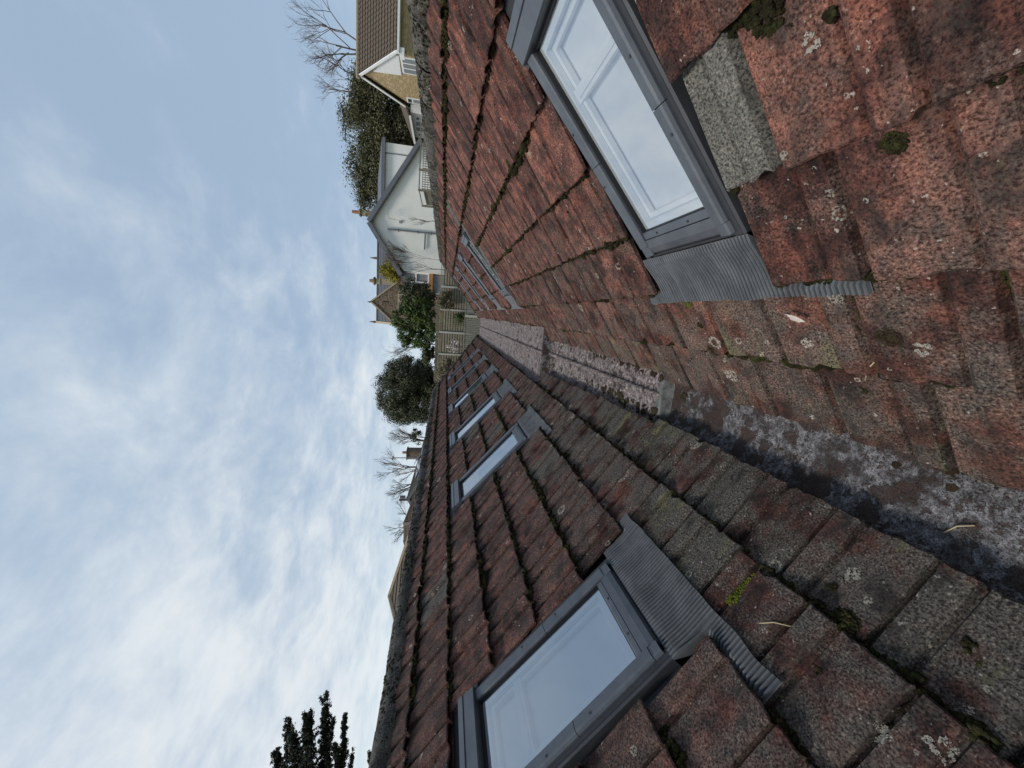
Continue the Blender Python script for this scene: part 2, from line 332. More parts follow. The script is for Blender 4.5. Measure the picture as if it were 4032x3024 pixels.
def roof(sg, label, tmat):
    rng = random.Random(11+sg); root = empty('tiled_roof', P(sg, BASE[sg], 0), label, 'roof')
    # boarding under the tiles, main slope
    top, bot = RID[sg], .03
    mb = MB().add([P(sg, bot, -2.5, -.035), P(sg, bot, yhip(sg, bot), -.035), P(sg, top, yhip(sg, top), -.035), P(sg, top, -2.5, -.035)], [(0,1,2,3)])
    mb.build('underlay', 'underlay', root)
    near, rest = [], []
    nc = int((top-BASE[sg])/GA)+1
    for c in range(nc):
        s0 = BASE[sg]+c*GA; ph = PH[sg][c % 2]; y1 = min(TL, top-s0+.03)
        if y1 < .06: continue
        i0 = int((-2.4-ph)/TW); i1 = int((yhip(sg, s0)-ph)/TW)+1
        for i in range(i0, i1+1):
            ya = ph+i*TW; yb = ya+TW; ym = (ya+yb)/2          # interval along the ridge direction
            lim = yhip(sg, s0+.17)
            if ya > lim-.03: continue
            segs = [(ya, min(yb, lim))]
            if WS[sg][0]-GA < s0 < WS[sg][1]+.03:
                for yf in WINY[sg]:
                    w0, w1 = yf-WW-.066, yf+.042+(.05 if s0 < WS[sg][0] else 0); nx = []
                    for a, b in segs:
                        if b <= w0 or a >= w1: nx.append((a, b)); continue
                        if a < w0: nx.append((a, w0))
                        if b > w1: nx.append((w1, b))
                    segs = nx
            tip = ytip(sg, ym); y0 = 0
            if tip > s0: y0 = tip-s0
            if y0 > GA-.04: continue
            for a, b in segs:
                if b-a < .035: continue
                full = (b-a > TW-.001) and y0 == 0 and y1 == TL
                x0, x1 = (a-ya, b-ya) if sg < 0 else (yb-b, yb-a)
                if x1 > TW-.001: x1 = TW+.006
                o = yb if sg > 0 else ya
                mw = frame(sg, s0+rng.uniform(-.005, .005), o+rng.uniform(-.003, .003), rng.uniform(-.001, .004)) @ Matrix.Rotation(math.radians(rng.uniform(-.7, .7)), 4, 'Z') @ Matrix.Rotation(math.radians(rng.uniform(-.5, .5)), 4, 'Y')
                d = (P(sg, s0+.17, ym)-Vector(CAM)).length
                vis = ym > .28 and (ym > .5 or s0 > .5)
                gt = int(sg > 0 and ((c == 3 and .9 < (a+b)/2 < 1.15) or (5.45 < (a+b)/2 < 5.72 and 2 < c < 7)))
                if not gt and c == 1 and ((sg > 0 and 1.02 < ym < 1.8) or (sg < 0 and 1.3 < ym < 1.9)): gt = 2
                if not gt and c == 0 and rng.random() < .07: gt = 2
                (near if vis else rest).append((d, full, x0, x1, y0, y1, mw, gt))
    near.sort(key=lambda q: q[0])
    rest += near[300:]
    for k, (d, full, x0, x1, y0, y1, mw, gt) in enumerate(near[:300]):
        me = VARI[rng.randrange(9)] if full else sharp(tile_mesh(x0, x1, y0, y1, k))
        if full and not me.materials: me.materials.append(None)
        tm_ = 'tile_grey' if gt == 1 else (tmat+'_green' if gt == 2 else tmat)
        if not full: me.materials.append(MATS[tm_])
        o = bpy.data.objects.new('tile', me); COL.objects.link(o); o.parent = root; o.matrix_parent_inverse = WM[root.name].inverted(); o.matrix_basis = mw
        if full: o.material_slots[0].link = 'OBJECT'; o.material_slots[0].material = MATS[tm_]
    mb = MB()
    for k, (d, full, x0, x1, y0, y1, mw, gt) in enumerate(rest):
        vs, fs = tile_geo(x0, x1, y0, y1, 900+k % 40); mb.add([mw @ Vector(q) for q in vs], fs)
    o = mb.build('tile_field', tmat, root, True); sharp(o.data); tag(o, kind='stuff')
    # moss in the course gaps
    nrm = Vector((-sg*SP, 0, CP)); mb = MB()
    for c in range(1, nc):
        s0 = BASE[sg]+c*GA
        y = .3
        while y < yhip(sg, s0)-.1:
            step = .013+.0022*y; y += step*rng.uniform(.6, 1.4)
            g = mn.noise(Vector((y*2.1, c*7.7+sg*31, 1.3)))+.6*mn.noise(Vector((y*8, c*3.1, 5+sg)))
            if any(yf-WW-.05 < y < yf+.1 for yf in WINY[sg]) and WS[sg][0]-GA < s0 < WS[sg][1]+.1: continue
            thr = -.26 if y > 2.2 else -.16
            if sg > 0 and c in (1,): thr += .1
            if g < thr: continue
            r = rng.uniform(.007, .016)*(1+.10*min(y, 8))*(1+max(0, g)*1.1)
            i = int((y-PH[sg][c % 2])/TW); xl = (y-PH[sg][c % 2]) % TW; xl = xl if sg < 0 else TW-xl
            h = prof(((y-PH[sg][(c-1) % 2]) % TW) if sg < 0 else TW-((y-PH[sg][(c-1) % 2]) % TW))
            pt = P(sg, s0-r*rng.uniform(-.3, .5), y, h+r*.25)
            if y < 3.2: clump(mb, pt, r*1.25, 1.0, nrm, rng, 6)
            else: blob(mb, pt, r, 1.1, nrm, rng, 5)
        # moss running up the side joints of the nearer tiles
        for i in range(60):
            y = PH[sg][c % 2]+i*TW+(.302 if sg < 0 else .008)
            if not .5 < y < 4.5 or rng.random() < .35: continue
            if any(yf-WW-.05 < y < yf+.1 for yf in WINY[sg]) and WS[sg][0]-GA < s0 < WS[sg][1]+.1: continue
            u = rng.uniform(.02, .25)
            for q in range(rng.randint(3, 14)):
                u += rng.uniform(.004, .012)
                if u > .33: break
                blob(mb, P(sg, s0+u, y+rng.uniform(-.006, .006), .012+.027*(1-u/GA)), rng.uniform(.005, .011), .8, nrm, rng, 5)
    for _ in range(90 if sg > 0 else 120):      # stray cushions lying on the faces of the tiles
        c = rng.randrange(0, nc-1); y = .5+6*rng.random()**1.6; u = rng.uniform(.02, .3); s = BASE[sg]+c*GA+u
        if any(yf-WW-.08 < y < yf+.1 for yf in WINY[sg]) and WS[sg][0]-.28 < s < WS[sg][1]+.15: continue
        if ytip(sg, y) > s-.02: continue
        clump(mb, P(sg, s, y, .03+.02*(1-u/GA)), rng.uniform(.006, .02), .5, nrm, rng, 7)
    o = mb.build('moss', 'moss', root, True); tag(o, kind='stuff')
    # ridge tiles
    y = -2.4; k = 0
    while y < yhip(sg, top)-.1:
        L = .445; rows = []; rr = .098+rng.uniform(-.004, .006); tw = rng.uniform(-.006, .006)
        base = P(sg, top, 0, .03)
        for j in range(9):
            a = math.pi*(-.08+1.16*j/8); rows.append([])
            for q in range(6):
                yy = y+L*q/5*.985; f = rr*(1+.13*mn.noise(Vector((yy*9, j*1.3, sg*5)))); rows[-1].append((base.x+math.cos(a)*f*1.05+tw*q/5, yy, base.z-.045+math.sin(a)*f+rng.uniform(-.002, .002)))
        o = MB().grid(rows).build('ridge_tile', 'ridge', root, True)
        y += L; k += 1
    # mortar and moss along the ridge
    mb = MB(); y = -2.3
    while y < yhip(sg, top):
        y += rng.uniform(.002, .009)
        a = rng.uniform(-.1, 1.1); e = mn.noise(Vector((y*2.3, 3, sg)))
        if e < -.1 and rng.random() < .6: continue
        base = P(sg, top, 0, .03); aa = (math.pi-a if sg > 0 else a)
        n_ = Vector((math.cos(aa), 0, math.sin(aa)))
        blob(mb, Vector((base.x, y, base.z-.045))+n_*.101, rng.uniform(.004, .011+.012*max(0, e)), .6, n_, rng, 5)
    tag(mb.build('ridge_moss', 'moss_ridge', root, True), kind='stuff')
    # rear slope and hip end (turned away from here)
    rx = P(sg, top, 0, 0); y2 = yhip(sg, top)
    far = Vector((rx.x+sg*2.3, 0, rx.z-2.05))
    MB().add([(rx.x, -2.5, rx.z), (rx.x, y2, rx.z), (far.x, yhip(sg, .03), far.z), (far.x, -2.5, far.z)], [(0,1,2,3)]).build('rear_slope', tmat, root)
    e = P(sg, .03, yhip(sg, .03), -.03)
    MB().add([(rx.x, y2, rx.z-.03), tuple(e), (far.x, yhip(sg, .03), far.z)], [(0,1,2)]).build('hip_slope', tmat, root)
    # hip tiles
    A = P(sg, top-.02, yhip(sg, top), .03); B = P(sg, .56, yhip(sg, .56), .03); D = (B-A); n = 9
    for i in range(n):
        a = A+D*(i/n); b = A+D*((i+1.06)/n)
        MB().tube([a, (a+b)/2, b], [.075, .08, .088], 8).build('hip_tile', 'ridge', root, True)
    return root
m_tile('ridge', (.03,.028,.023), (.075,.068,.056), (.20,.185,.155), .2, .55, .7)
m_moss('moss_ridge', (.02,.018,.012), (.045,.042,.028), (.12,.115,.06))
roof_l = roof(-1, 'dark weathered tiled roof slope left of the lead valley gutter, with six skylights', 'tile_dark')
roof_r = roof(1, 'red weathered tiled roof slope right of the lead valley gutter, with five skylights', 'tile_red')
# ------------------------------------------------------------------ skylights
def cover_profile(W, side):
    pts = [(W-.058, .038), (W-.058, .058), (W-.054, .0635), (W-.012, .069), (W-.003, .0655), (W+.003, .055), (W+.003, .040)]
    return pts if side > 0 else [(W_-x, z) for x, z in pts for W_ in (WW,)][::-1]
def apron_mesh(sg, yf, hi):
    mb = MB(); pit = .0165; ext_f, ext_n = (.20, .33) if sg > 0 else (.16, .33)
    s_lo, s_hi = (.842, WS[1][0]) if sg > 0 else (.862, WS[-1][0])
    sub = 6 if hi else 3
    if not hi: pit = .034
    ya, yb = yf-WW-ext_n, yf+ext_f; n = int((yb-ya)/pit)*sub; rows = []
    c = 1 if sg > 0 else 1
    for k in range(9):
        f = k/8; row = []
        for i in range(n+1):
            y = ya+(yb-ya)*i/n
            wob = .010*mn.noise(Vector((y*9, sg*3, 1))) * (1-f)
            s = s_lo+wob+(s_hi-.012-s_lo)*f
            xl = (y-PH[sg][c % 2]) % TW; xl = xl if sg < 0 else TW-xl
            zt = max(prof((xl+q) % TW) for q in (-.018, -.009, 0, .009, .018))+.005+.036*(1-(s-BASE[sg]-c*GA)/GA)
            inside = yf-WW-.045 < y < yf+.07
            e = min(1, max(0, (f-.35)/.5))
            z = zt*(1-e)+.042*e if inside else zt
            amp = (.018 if hi else .016)*(1 if f < .9 else .5); ps = ((-1, -1, .5, 1, 1, .5) if hi else (-1, .8, .8))[i % sub]; z += .006+amp*(ps*.5)*(.85+.5*mn.noise(Vector((y*5, f*1.5, 7))))
            if not inside and s > BASE[sg]+2*GA+.004: z -= .03
            if not inside and f > .42: s = s_lo+(s_hi-s_lo)*.42+.001*k; z -= .03
            row.append(P(sg, s, y, z))
        rows.append(row)
    return mb.grid(rows)
def skylight(sg, yf, label, grp, hi):
    sb, st = WS[sg]; L = st-sb; W = WW
    root = bpy.data.objects.new('skylight', None); COL.objects.link(root); root.empty_display_size = .1
    M = frame(sg, sb, yf if sg > 0 else yf-W, 0.0); root.matrix_basis = M; WM[root.name] = Matrix()
    tag(root, label, 'skylight', grp)
    y_split = L*.43
    for side in (-1, 1):
        pr = cover_profile(W, side)
        a = MB().prism([(x, .05, z) for x, z in pr], (0, y_split-.0515, 0)).mesh('side_cover'); sharp(a)
        o = link('side_cover', a, 'alu', root)
        o2 = link('side_cover', MB().prism([(x, y_split+.0015, z) for x, z in pr], (0, L-.115-y_split, 0)).mesh('side_cover'), 'alu', root)
        # screws
        for q, yy in ((o, y_split-.09), (o2, y_split+.16)):
            xx = W-.02 if side > 0 else .02
            link('screw', MB().tube([(xx, yy, .066), (xx, yy, .0705)], .0055, 8).mesh('screw'), 'alu_dark', q)
        # flashing running down the side
        x0 = W if side > 0 else 0; s_ = side
        fp = [(x0-s_*.01, .046), (x0+s_*.018, .044), (x0+s_*.027, .047), (x0+s_*.036, .042), (x0+s_*.040, -.008), (x0+s_*.09, -.010), (x0+s_*.09, -.03), (x0-s_*.01, -.03)]
        if s_ < 0: fp = fp[::-1]
        link('side_flashing', MB().prism([(x, -.012, z) for x, z in fp], (0, L-.03, 0)).mesh('side_flashing'), 'alu_dark', root)
        # rounded end of the cover at the bottom
        pe = [(x, z) for x, z in pr]
        link('cover_end', MB().prism([(x, .004, z-.004) for x, z in pe], (0, .044, 0)).mesh('cover_end'), 'alu', root)
    bp = [(.0, -.01), (.0, .036), (.012, .050), (.040, .056), (.078, .0565), (.078, .03)]
    link('bottom_cover', MB().prism([(.059, y, z) for y, z in bp], (W-.118, 0, 0)).mesh('bottom_cover'), 'alu', root)
    bp = [(.082, .03), (.082, .053), (.105, .0515), (.112, .047), (.112, .03)]
    gl = link('glazing_bead', MB().prism([(.06, y, z) for y, z in bp], (W-.12, 0, 0)).mesh('glazing_bead'), 'alu', root)
    for xx in (W*.3, W*.68): link('screw', MB().tube([(xx, .094, .05), (xx, .094, .0555)], .005, 8).mesh('screw'), 'alu_dark', gl)
    # hood at the top
    hp = [(L-.125, .03), (L-.125, .078), (L-.121, .084), (L-.05, .086), (L-.046, .090), (L-.012, .088), (L, .074), (L, -.03), (L-.03, -.03)]
    link('top_hood', MB().prism([(-.010, y, z) for y, z in hp], (W+.02, 0, 0)).mesh('top_hood'), 'alu', root)
    link('hood_seam', MB().box(-.0112, W+.0112, L-.050, L-.0475, .0, .0885).mesh('hood_seam'), 'gasket', root)
    for xx in (-.034, W+.006):
        link('hood_cheek', MB().box(xx, xx+.028, L-.14, L-.004, -.03, .062).mesh('hood_cheek'), 'alu_dark', root)
    link('back_gutter', MB().box(-.045, W+.045, L+.001, L+.11, -.03, .012).mesh('back_gutter'), 'alu_dark', root)
    # gasket, glass, lining
    a, b_, c_, d_ = .0585, W-.0585, .1125, L-.126
    g = MB().box(a, a+.008, c_, d_, .02, .046).box(b_-.008, b_, c_, d_, .02, .046).box(a+.008, b_-.008, d_-.010, d_, .02, .046).box(a+.008, b_-.008, c_, c_+.004, .02, .044)
    link('gasket', g.mesh('gasket'), 'gasket', root)
    link('glass_pane', MB().add([(a+.0085, c_+.0045, .0372), (b_-.0085, c_+.0045, .0372), (b_-.0085, d_-.0105, .0372), (a+.0085, d_-.0105, .0372)], [(0,1,2,3)]).mesh('glass_pane'), 'glass', root)
    def ring(x0, x1, y0, y1, wd, z0, z1):
        return MB().box(x0, x0+wd, y0, y1, z0, z1).box(x1-wd, x1, y0, y1, z0, z1).box(x0+wd, x1-wd, y0, y0+wd, z0, z1).box(x0+wd, x1-wd, y1-wd, y1, z0, z1)
    sash = link('inner_sash', ring(a+.009, b_-.009, c_+.005, d_-.011, .030, .006, .030).mesh('inner_sash'), 'white_paint', root)
    link('inner_frame', ring(a+.040, b_-.040, c_+.036, d_-.042, .022, -.016, .005).mesh('inner_frame'), 'white_paint', sash)
    link('vent_bar', MB().box(a+.033, b_-.033, d_-.265, d_-.215, -.012, .016).box(a+.06, b_-.06, d_-.25, d_-.23, .0161, .022).mesh('vent_bar'), 'white_paint', sash)
    link('added_pale_panel', MB().box(a+.023, b_-.023, c_+.019, d_-.025, -.030, -.026).mesh('added_pale_panel'), 'pale_backing', root)  # pale panel added under the glass to make the pane look whiter
    # pleated apron; built on the slope, so bring it into the skylight's own frame
    ap = apron_mesh(sg, yf, hi); Mi = M.inverted(); ap.v = [tuple(Mi @ Vector(q)) for q in ap.v]
    o = link('pleated_apron', ap.mesh('pleated_apron', False), 'apron', root)
    link('apron_bead', MB().box(-.02, W+.02, -.014, -.004, .012, .034).mesh('apron_bead'), 'alu_dark', root)
    return root
lab_l = ['nearest grey skylight on the left dark roof, cut by the bottom edge of the photo', 'second grey skylight from the camera on the left dark roof', 'third grey skylight from the camera on the left dark roof',
         'fourth grey skylight from the camera on the left dark roof', 'fifth grey skylight from the camera on the left dark roof', 'farthest grey skylight on the left dark roof, next to the hip']
lab_r = ['large nearest grey skylight on the right red roof, reflecting pale sky', 'second grey skylight from the camera on the right red roof', 'third grey skylight from the camera on the right red roof',
         'fourth grey skylight from the camera on the right red roof', 'farthest slim grey skylight on the right red roof near the hip']
for i, yf in enumerate(WINY[-1]): skylight(-1, yf, lab_l[i], 'skylights of the left roof', i < 2)
for i, yf in enumerate(WINY[1]): skylight(1, yf, lab_r[i], 'skylights of the right roof', i < 1)
# ------------------------------------------------------------------ lead valley gutter
gut = empty('valley_gutter', (0, 1, .09), 'lead lined valley gutter stepping down between the two tiled roofs', 'gutter')
def gut_sec(y0, y1, zf0, zf1, n, hw_l, hw_r, extra=.16):
    rows = []; xs = [-1, -.8, -.6, -.45, -.3, -.15, 0, .15, .3, .45, .6, .8, 1]
    for k in range(n+1):
        y = y0+(y1-y0)*k/n; zf = zf0+(zf1-zf0)*k/n; row = []
        # floor meets the boarding on both sides, then the lead runs up under the tiles
        for i in range(29):
            u = -1+2*i/28
            xl = -(hw_l if u < 0 else hw_r)
            x = -abs(u)*hw_l if u < 0 else u*hw_r
            zb = (abs(x)/CP)*SP - .028/CP + .004           # lead on the boarding
            lap = .5*(zf+zb)+.5*math.sqrt((zf-zb)**2+.0009)
            z = lap + .006*mn.noise(Vector((x*9, y*4, 2.2))) + .003*mn.noise(Vector((x*30, y*22, 8)))
            row.append((x, y, z))
        rows.append(row)
    return MB().grid(rows)
gut_sec(-2.5, 2.43, .085, .095, 200, .42, .36).build('lead_sheet', 'lead_old', gut, True)
gut_sec(2.425, 5.26, .168, .195, 90, .52, .47).build('lead_sheet', 'lead_far', gut, True)
gut_sec(5.255, 15.3, .315, .335, 120, .74, .66).build('lead_sheet', 'lead_far', gut, True)
def drip(y, z0, z1, xl, xr):
    rows = []
    for k in range(9):
        u = k/8; z = z0-.01+(z1-z0+.012)*u; yy = y-.045+.045*math.sqrt(u); 
        rows.append([(xl+(xr-xl)*i/20, yy+.004*mn.noise(Vector((i*.7, k, y)))-.02*(abs(i-10)/10)**3, max(z, (abs(xl+(xr-xl)*i/20)/CP)*SP-.028/CP+.01)+.003*mn.noise(Vector((i, k*.5, 3)))) for i in range(21)])
    rows.append([(p_[0], p_[1]+.05, p_[2]+.004) for p_ in rows[-1]])
    return MB().grid(rows)
drip(2.425, .095, .172, -.30, .25).build('drip_step', 'lead_clean', gut, True)
drip(5.25, .195, .322, -.47, .42).build('drip_step', 'lead_old', gut, True)
def roll(y0, y1, z0, z1, x0, r, mt, n=40):
    rows = []
    for k in range(n+1):
        y = y0+(y1-y0)*k/n; z = z0+(z1-z0)*k/n; x = x0+.006*mn.noise(Vector((y*1.5, 1, 1)))
        row = [(x-r*1.9, y, z-.002)]
        for j in range(9):
            a = math.pi*(1-j/8); row.append((x+math.cos(a)*r, y, z+.004+math.sin(a)*r*1.15+.002*mn.noise(Vector((y*8, j, 2)))))
        row.append((x+r*1.9, y, z-.002)); rows.append(row)
    e = rows[0]; rows.insert(0, [(q[0], y0-.012, z0-.004+(q[2]-z0)*.35) for q in e])
    return MB().grid(rows).build('lead_roll', mt, gut, True)
roll(2.46, 5.24, .170, .197, -.012, .026, 'lead_far'); roll(5.28, 15.4, .317, .337, -.008, .027, 'lead_far', 90)
# lapped edge right of the roll in the middle bay
rows = []
for k in range(41):
    f = k/40; y = 2.46+2.1*f; x = .055+.004*math.sin(y*5)-.02*f; z = .1695+.027*(y-2.43)/2.83
    rows.append([(x-.004, y, z-.004), (x, y, z+.008), (x+.012, y, z+.0095), (x+.10, y, z+.002), (x+.13, y, z-.004)])
MB().grid(rows).build('lead_lap', 'lead_far', gut, True)
for y, z in ((7.25, .319), (9.4, .323), (12.2, .329)):
    MB().grid([[(-.42+.8*i/16, y+q, z+h+.002*mn.noise(Vector((i, y, q)))+max(0, abs(-.42+.8*i/16)/CP*SP-.028/CP+.006-z)) for i in range(17)] for q, h in ((-.03, -.001), (-.022, .012), (0, .016), (.022, .012), (.03, -.001))]).build('lead_welt', 'lead_far', gut, True)
rg = random.Random(5); mb = MB()
for _ in range(900):
    y = .4+rg.random()**1.4*4.5; e = rg.random(); sgx = rg.choice((-1, 1))
    if y < 2.42: x = rg.uniform(-.17, .16); z = .09
    else: x = sgx*rg.uniform(.12, .2); z = .178
    if y < 2.42 and mn.noise(Vector((x*7, y*3.2, 9))) < .05: continue
    zb = (abs(x)/CP)*SP-.028/CP; z = max(z, zb)+.002
    r = (.003+.02*rg.random()**2.5)*(1.4 if abs(x) > .1 else 1); blob(mb, Vector((x, y, z)), r, .22, Vector((0, 0, 1)), rg, 7)
for y0 in (2.42, 5.24):                      # damp moss caught under the drips
    for _ in range(110):
        x = rg.uniform(-.22, .2) if y0 < 3 else rg.uniform(-.33, .3); y = y0-.05-rg.random()**2*.14; z = (.096 if y0 < 3 else .196); z = max(z, (abs(x)/CP)*SP-.028/CP)
        if abs(x) < .08 and rg.random() < .6: continue
        blob(mb, Vector((x, y, z)), rg.uniform(.008, .02), .35, Vector((0,0,1)), rg, 6)
tag(mb.build('moss', 'moss_brown', gut, True), kind='stuff')
# ------------------------------------------------------------------ materials of the surroundings
def m_foliage(name, dark, mid, lite, sc=1.3):
    def fn(t, b, out):
        v = wpos(t); n = t.noise(v, sc, 3, .6); n2 = t.noise(v, sc*14, 2, .6)
        c = t.ramp(t.math('ADD', t.math('MULTIPLY', n, .45), t.math('MULTIPLY', n2, .55)), [(.3, dark), (.5, mid), (.7, lite)])
        t.put(b.inputs['Base Color'], c); b.inputs['Roughness'].default_value = .6; b.inputs['Specular IOR Level'].default_value = .25
    mat(name, fn)
m_foliage('ever_olive', (.050,.050,.024), (.095,.092,.045), (.17,.155,.08)); m_foliage('ever_dark', (.034,.040,.022), (.068,.075,.040), (.14,.14,.075))
m_foliage('laurel', (.025,.042,.012), (.065,.10,.025), (.17,.21,.055)); m_foliage('gold', (.12,.10,.012), (.24,.20,.022), (.36,.31,.05)); m_foliage('pine', (.016,.02,.012), (.03,.037,.022), (.06,.066,.038))
m_foliage('dry', (.07,.06,.035), (.15,.13,.075), (.26,.22,.14)); m_foliage('grass', (.04,.045,.02), (.06,.068,.03), (.09,.095,.045), .7); m_foliage('petal', (.5,.42,.42), (.6,.52,.5), (.7,.66,.62))
simple('bark', (.085,.07,.055), .9, .4, 9, .01); simple('bark_pale', (.17,.14,.12), .9, .35, 9)
simple('render_white', (.86,.845,.78), .85, .06, 1.6, .004); simple('upvc', (.82,.82,.80), .4, .03); simple('grey_board', (.155,.165,.18), .6, .15, 2)
simple('slate', (.12,.125,.145), .6, .2, 5, .003); simple('brown_tile', (.105,.082,.060), .85, .35, 9, .004); simple('brown_tile_b', (.115,.080,.058), .85, .3, 7, .004); simple('hip_mortar', (.30,.24,.16), .9, .2)
simple('pane_dark', (.05,.058,.065), .08, .2, 2, 0, 0, .6); simple('pane_grey', (.24,.255,.27), .25, .2, 3); simple('timber_orange', (.42,.22,.085), .7, .2, 8); simple('shadow_gap', (.02,.02,.02), .8)
simple('solar', (.13,.15,.21), .12, .1, 1, 0, 0, .9); simple('concrete', (.46,.435,.37), .85, .14, 3, .003); simple('fence_wood', (.20,.175,.13), .9, .3, 5, .004); simple('plank_wood', (.22,.205,.17), .9, .3, 7, .004)
simple('trellis_wood', (.30,.265,.15), .9, .25, 5); simple('steel', (.30,.30,.29), .5, .1); simple('pot', (.35,.16,.08), .8, .2); simple('stone_trim', (.40,.33,.22), .85, .2, 3, .004); simple('gap_shade', (.06,.045,.03), .95, .3, 2)
simple('maroon', (.13,.05,.04), .6, .2, 4)
def m_stone(name, c1, c2, mortar, sc, vert=.5):
    def fn(t, b, out):
        v = wpos(t); vv = t.scale(v, (1, 1, 1/vert)); vo = t.vor(vv, sc, 'F1', .85); ve = t.vor(vv, sc, 'DISTANCE_TO_EDGE', .85)
        se = t.n('ShaderNodeSeparateColor'); t.put(se.inputs[0], vo.outputs['Color'])
        c = t.mix(se.outputs[0], c1, c2); c = t.mix(t.math('MULTIPLY', t.noise(v, 12, 4, .7), .5), c, (.06,.05,.035))
        e = t.step(ve.outputs['Distance'], .10, .03); c = t.mix(t.math('MULTIPLY', e, .8), c, mortar)
        t.put(b.inputs['Base Color'], c); b.inputs['Roughness'].default_value = .9
        bump(t, b, t.math('SUBTRACT', 1.0, e), .6, .02)
    mat(name, fn)
m_stone('rubble', (.10,.07,.05), (.22,.155,.105), (.30,.23,.16), 3.0, .7)
m_stone('bath_stone', (.48,.345,.175), (.68,.52,.30), (.36,.27,.15), 3.2, .45)
m_stone('grey_stone', (.10,.085,.06), (.2,.17,.12), (.2,.18,.14), 3.0, .6)
# ------------------------------------------------------------------ ground
def gz(x, y):
    y = max(y, -60)
    z = -3.0
    if y > 14: z += min(1, (y-14)/8)*2.0
    if y > 26.2: z = -.8+min(1, (y-26.2)/1.5)*1.6+min(1.2, (y-26)*.12)
    if y > 60: z += (y-60)*.02
    return z+.1*mn.noise(Vector((x*.3, y*.3, 0)))
xs = [-1500, -500, -200, -100, -60, -40]+[-30+2*i for i in range(31)]+[40, 60, 100, 200, 500, 1500]; ys = [-1500, -300, -100, -30, -10, 0, 8, 13]+[14+i for i in range(30)]+[48, 55, 65, 90, 150, 300, 800, 2000]
tag(MB().grid([[(x, y, gz(x, min(y, 90))) for x in xs] for y in ys]).build('ground', 'grass', None, True), kind='structure')
# ------------------------------------------------------------------ vegetation builders
def leafquad(mb, c, n, r, rng):
    n = Vector(n); u = n.orthogonal().normalized(); v = n.cross(u); a = rng.uniform(0, 6.28); uu = u*math.cos(a)+v*math.sin(a); vv = n.cross(uu)
    mb.add([c-uu*r, c-vv*r*.5, c+uu*r, c+vv*r*.5], [(0,1,2,3)])
def crown_mesh(c, rad, n, leaf, rng, lumps=26, fill=.35, flat=.2):
    mb = MB(); c = Vector(c); L = []
    for _ in range(lumps):
        d = Vector((rng.gauss(0,1), rng.gauss(0,1), rng.gauss(0,1))).normalized()
        if d.z < -.75 and lumps <= 80: d.z *= -.4
        big = lumps > 80; f = rng.uniform(.45, .9)**.55 if big else rng.uniform(.5, .86); f = min(f, .9) if rng.random() < .7 else rng.uniform(.1, .6); L.append((Vector((c.x+d.x*rad[0]*f, c.y+d.y*rad[1]*f, c.z+d.z*rad[2]*f)), rng.uniform(.12, .24) if big else rng.uniform(.22, .42)))
    for i in range(n):
        q, rr = L[rng.randrange(lumps)]; d = Vector((rng.gauss(0,1), rng.gauss(0,1), rng.gauss(0,1))).normalized()
        e = rr*(rng.random()**fill)*(1.25 if rng.random() < .06 else 1)
        pos = q+Vector((d.x*rad[0], d.y*rad[1], d.z*rad[2]))*e
        nn = (d+Vector((rng.uniform(-.7,.7), rng.uniform(-.7,.7), rng.uniform(-.2,.9)))).normalized()
        leafquad(mb, pos, nn, leaf*rng.uniform(.6, 1.4), rng)
    return mb
def trunk_mesh(base, top, r, rng, limbs=6, spread=1.2):
    mb = MB(); base, top = Vector(base), Vector(top); pts = [base+(top-base)*f+Vector((rng.uniform(-.05,.05), rng.uniform(-.05,.05), 0))*f for f in (0, .3, .6, 1)]
    mb.tube(pts, [r, r*.8, r*.55, r*.2], 7)
    for i in range(limbs):
        f = rng.uniform(.35, .9); s = base+(top-base)*f; d = Vector((rng.uniform(-1,1), rng.uniform(-1,1), rng.uniform(.2,.8)))*spread
        mb.tube([s, s+d*.5+Vector((0,0,.1)), s+d], [r*.4, r*.25, r*.08], 5)
    return mb
def leafy(name, label, cat, c, rad, n, leaf, m, seed, base_z=None, lumps=26, group=None, tr=.15, fill=.35):
    rng = random.Random(seed); c = Vector(c); bz = gz(c.x, c.y)-.1 if base_z is None else base_z
    root = empty(name, (c.x, c.y, bz), label, cat, group)
    crown_mesh(c, rad, n, leaf, rng, lumps, fill).build('crown', m, root)
    trunk_mesh((c.x, c.y, bz), (c.x, c.y, c.z+rad[2]*.45), tr, rng, 6, min(rad)*.7).build('trunk', 'bark', root)
    return root
def bare(name, label, base, h, seed, m='bark', spread=.55, depth=5, r=.1, cat='tree', lean=(0,0), forks=3, group=None, decay=.72):
    rng = random.Random(seed); base = Vector(base); root = empty(name, base, label, cat, group); tm = MB(); bm_ = MB()
    def grow(p, d, L, r, k):
        mb = tm if k == depth else bm_
        q = p+d*L*.5+Vector((rng.uniform(-1,1), rng.uniform(-1,1), 0))*L*.06; e = p+d*L
        mb.tube([p, q, e], [r, r*.85, r*.65], 5 if k > 2 else 3, False)
        if k == 0: return
        for i in range(forks if k > 1 else forks-1):
            a = rng.uniform(.25, 1.0)*spread; ax = Vector((rng.gauss(0,1), rng.gauss(0,1), rng.gauss(0,.5))).normalized()
            nd = (d+ax*a*1.3+Vector((0,0,.12))).normalized()
            st = p+d*L*rng.uniform(.55, 1.0)
            grow(st, nd, L*decay*rng.uniform(.75, 1.15), max(r*.58, .006), k-1)
    d0 = Vector((lean[0], lean[1], 1)).normalized(); L0 = h*(1-decay)/(1-decay**(depth+1))*1.25
    grow(base, d0, L0, r, depth)
    tm.build('trunk', m, root); bm_.build('branches', m, root)
    return root
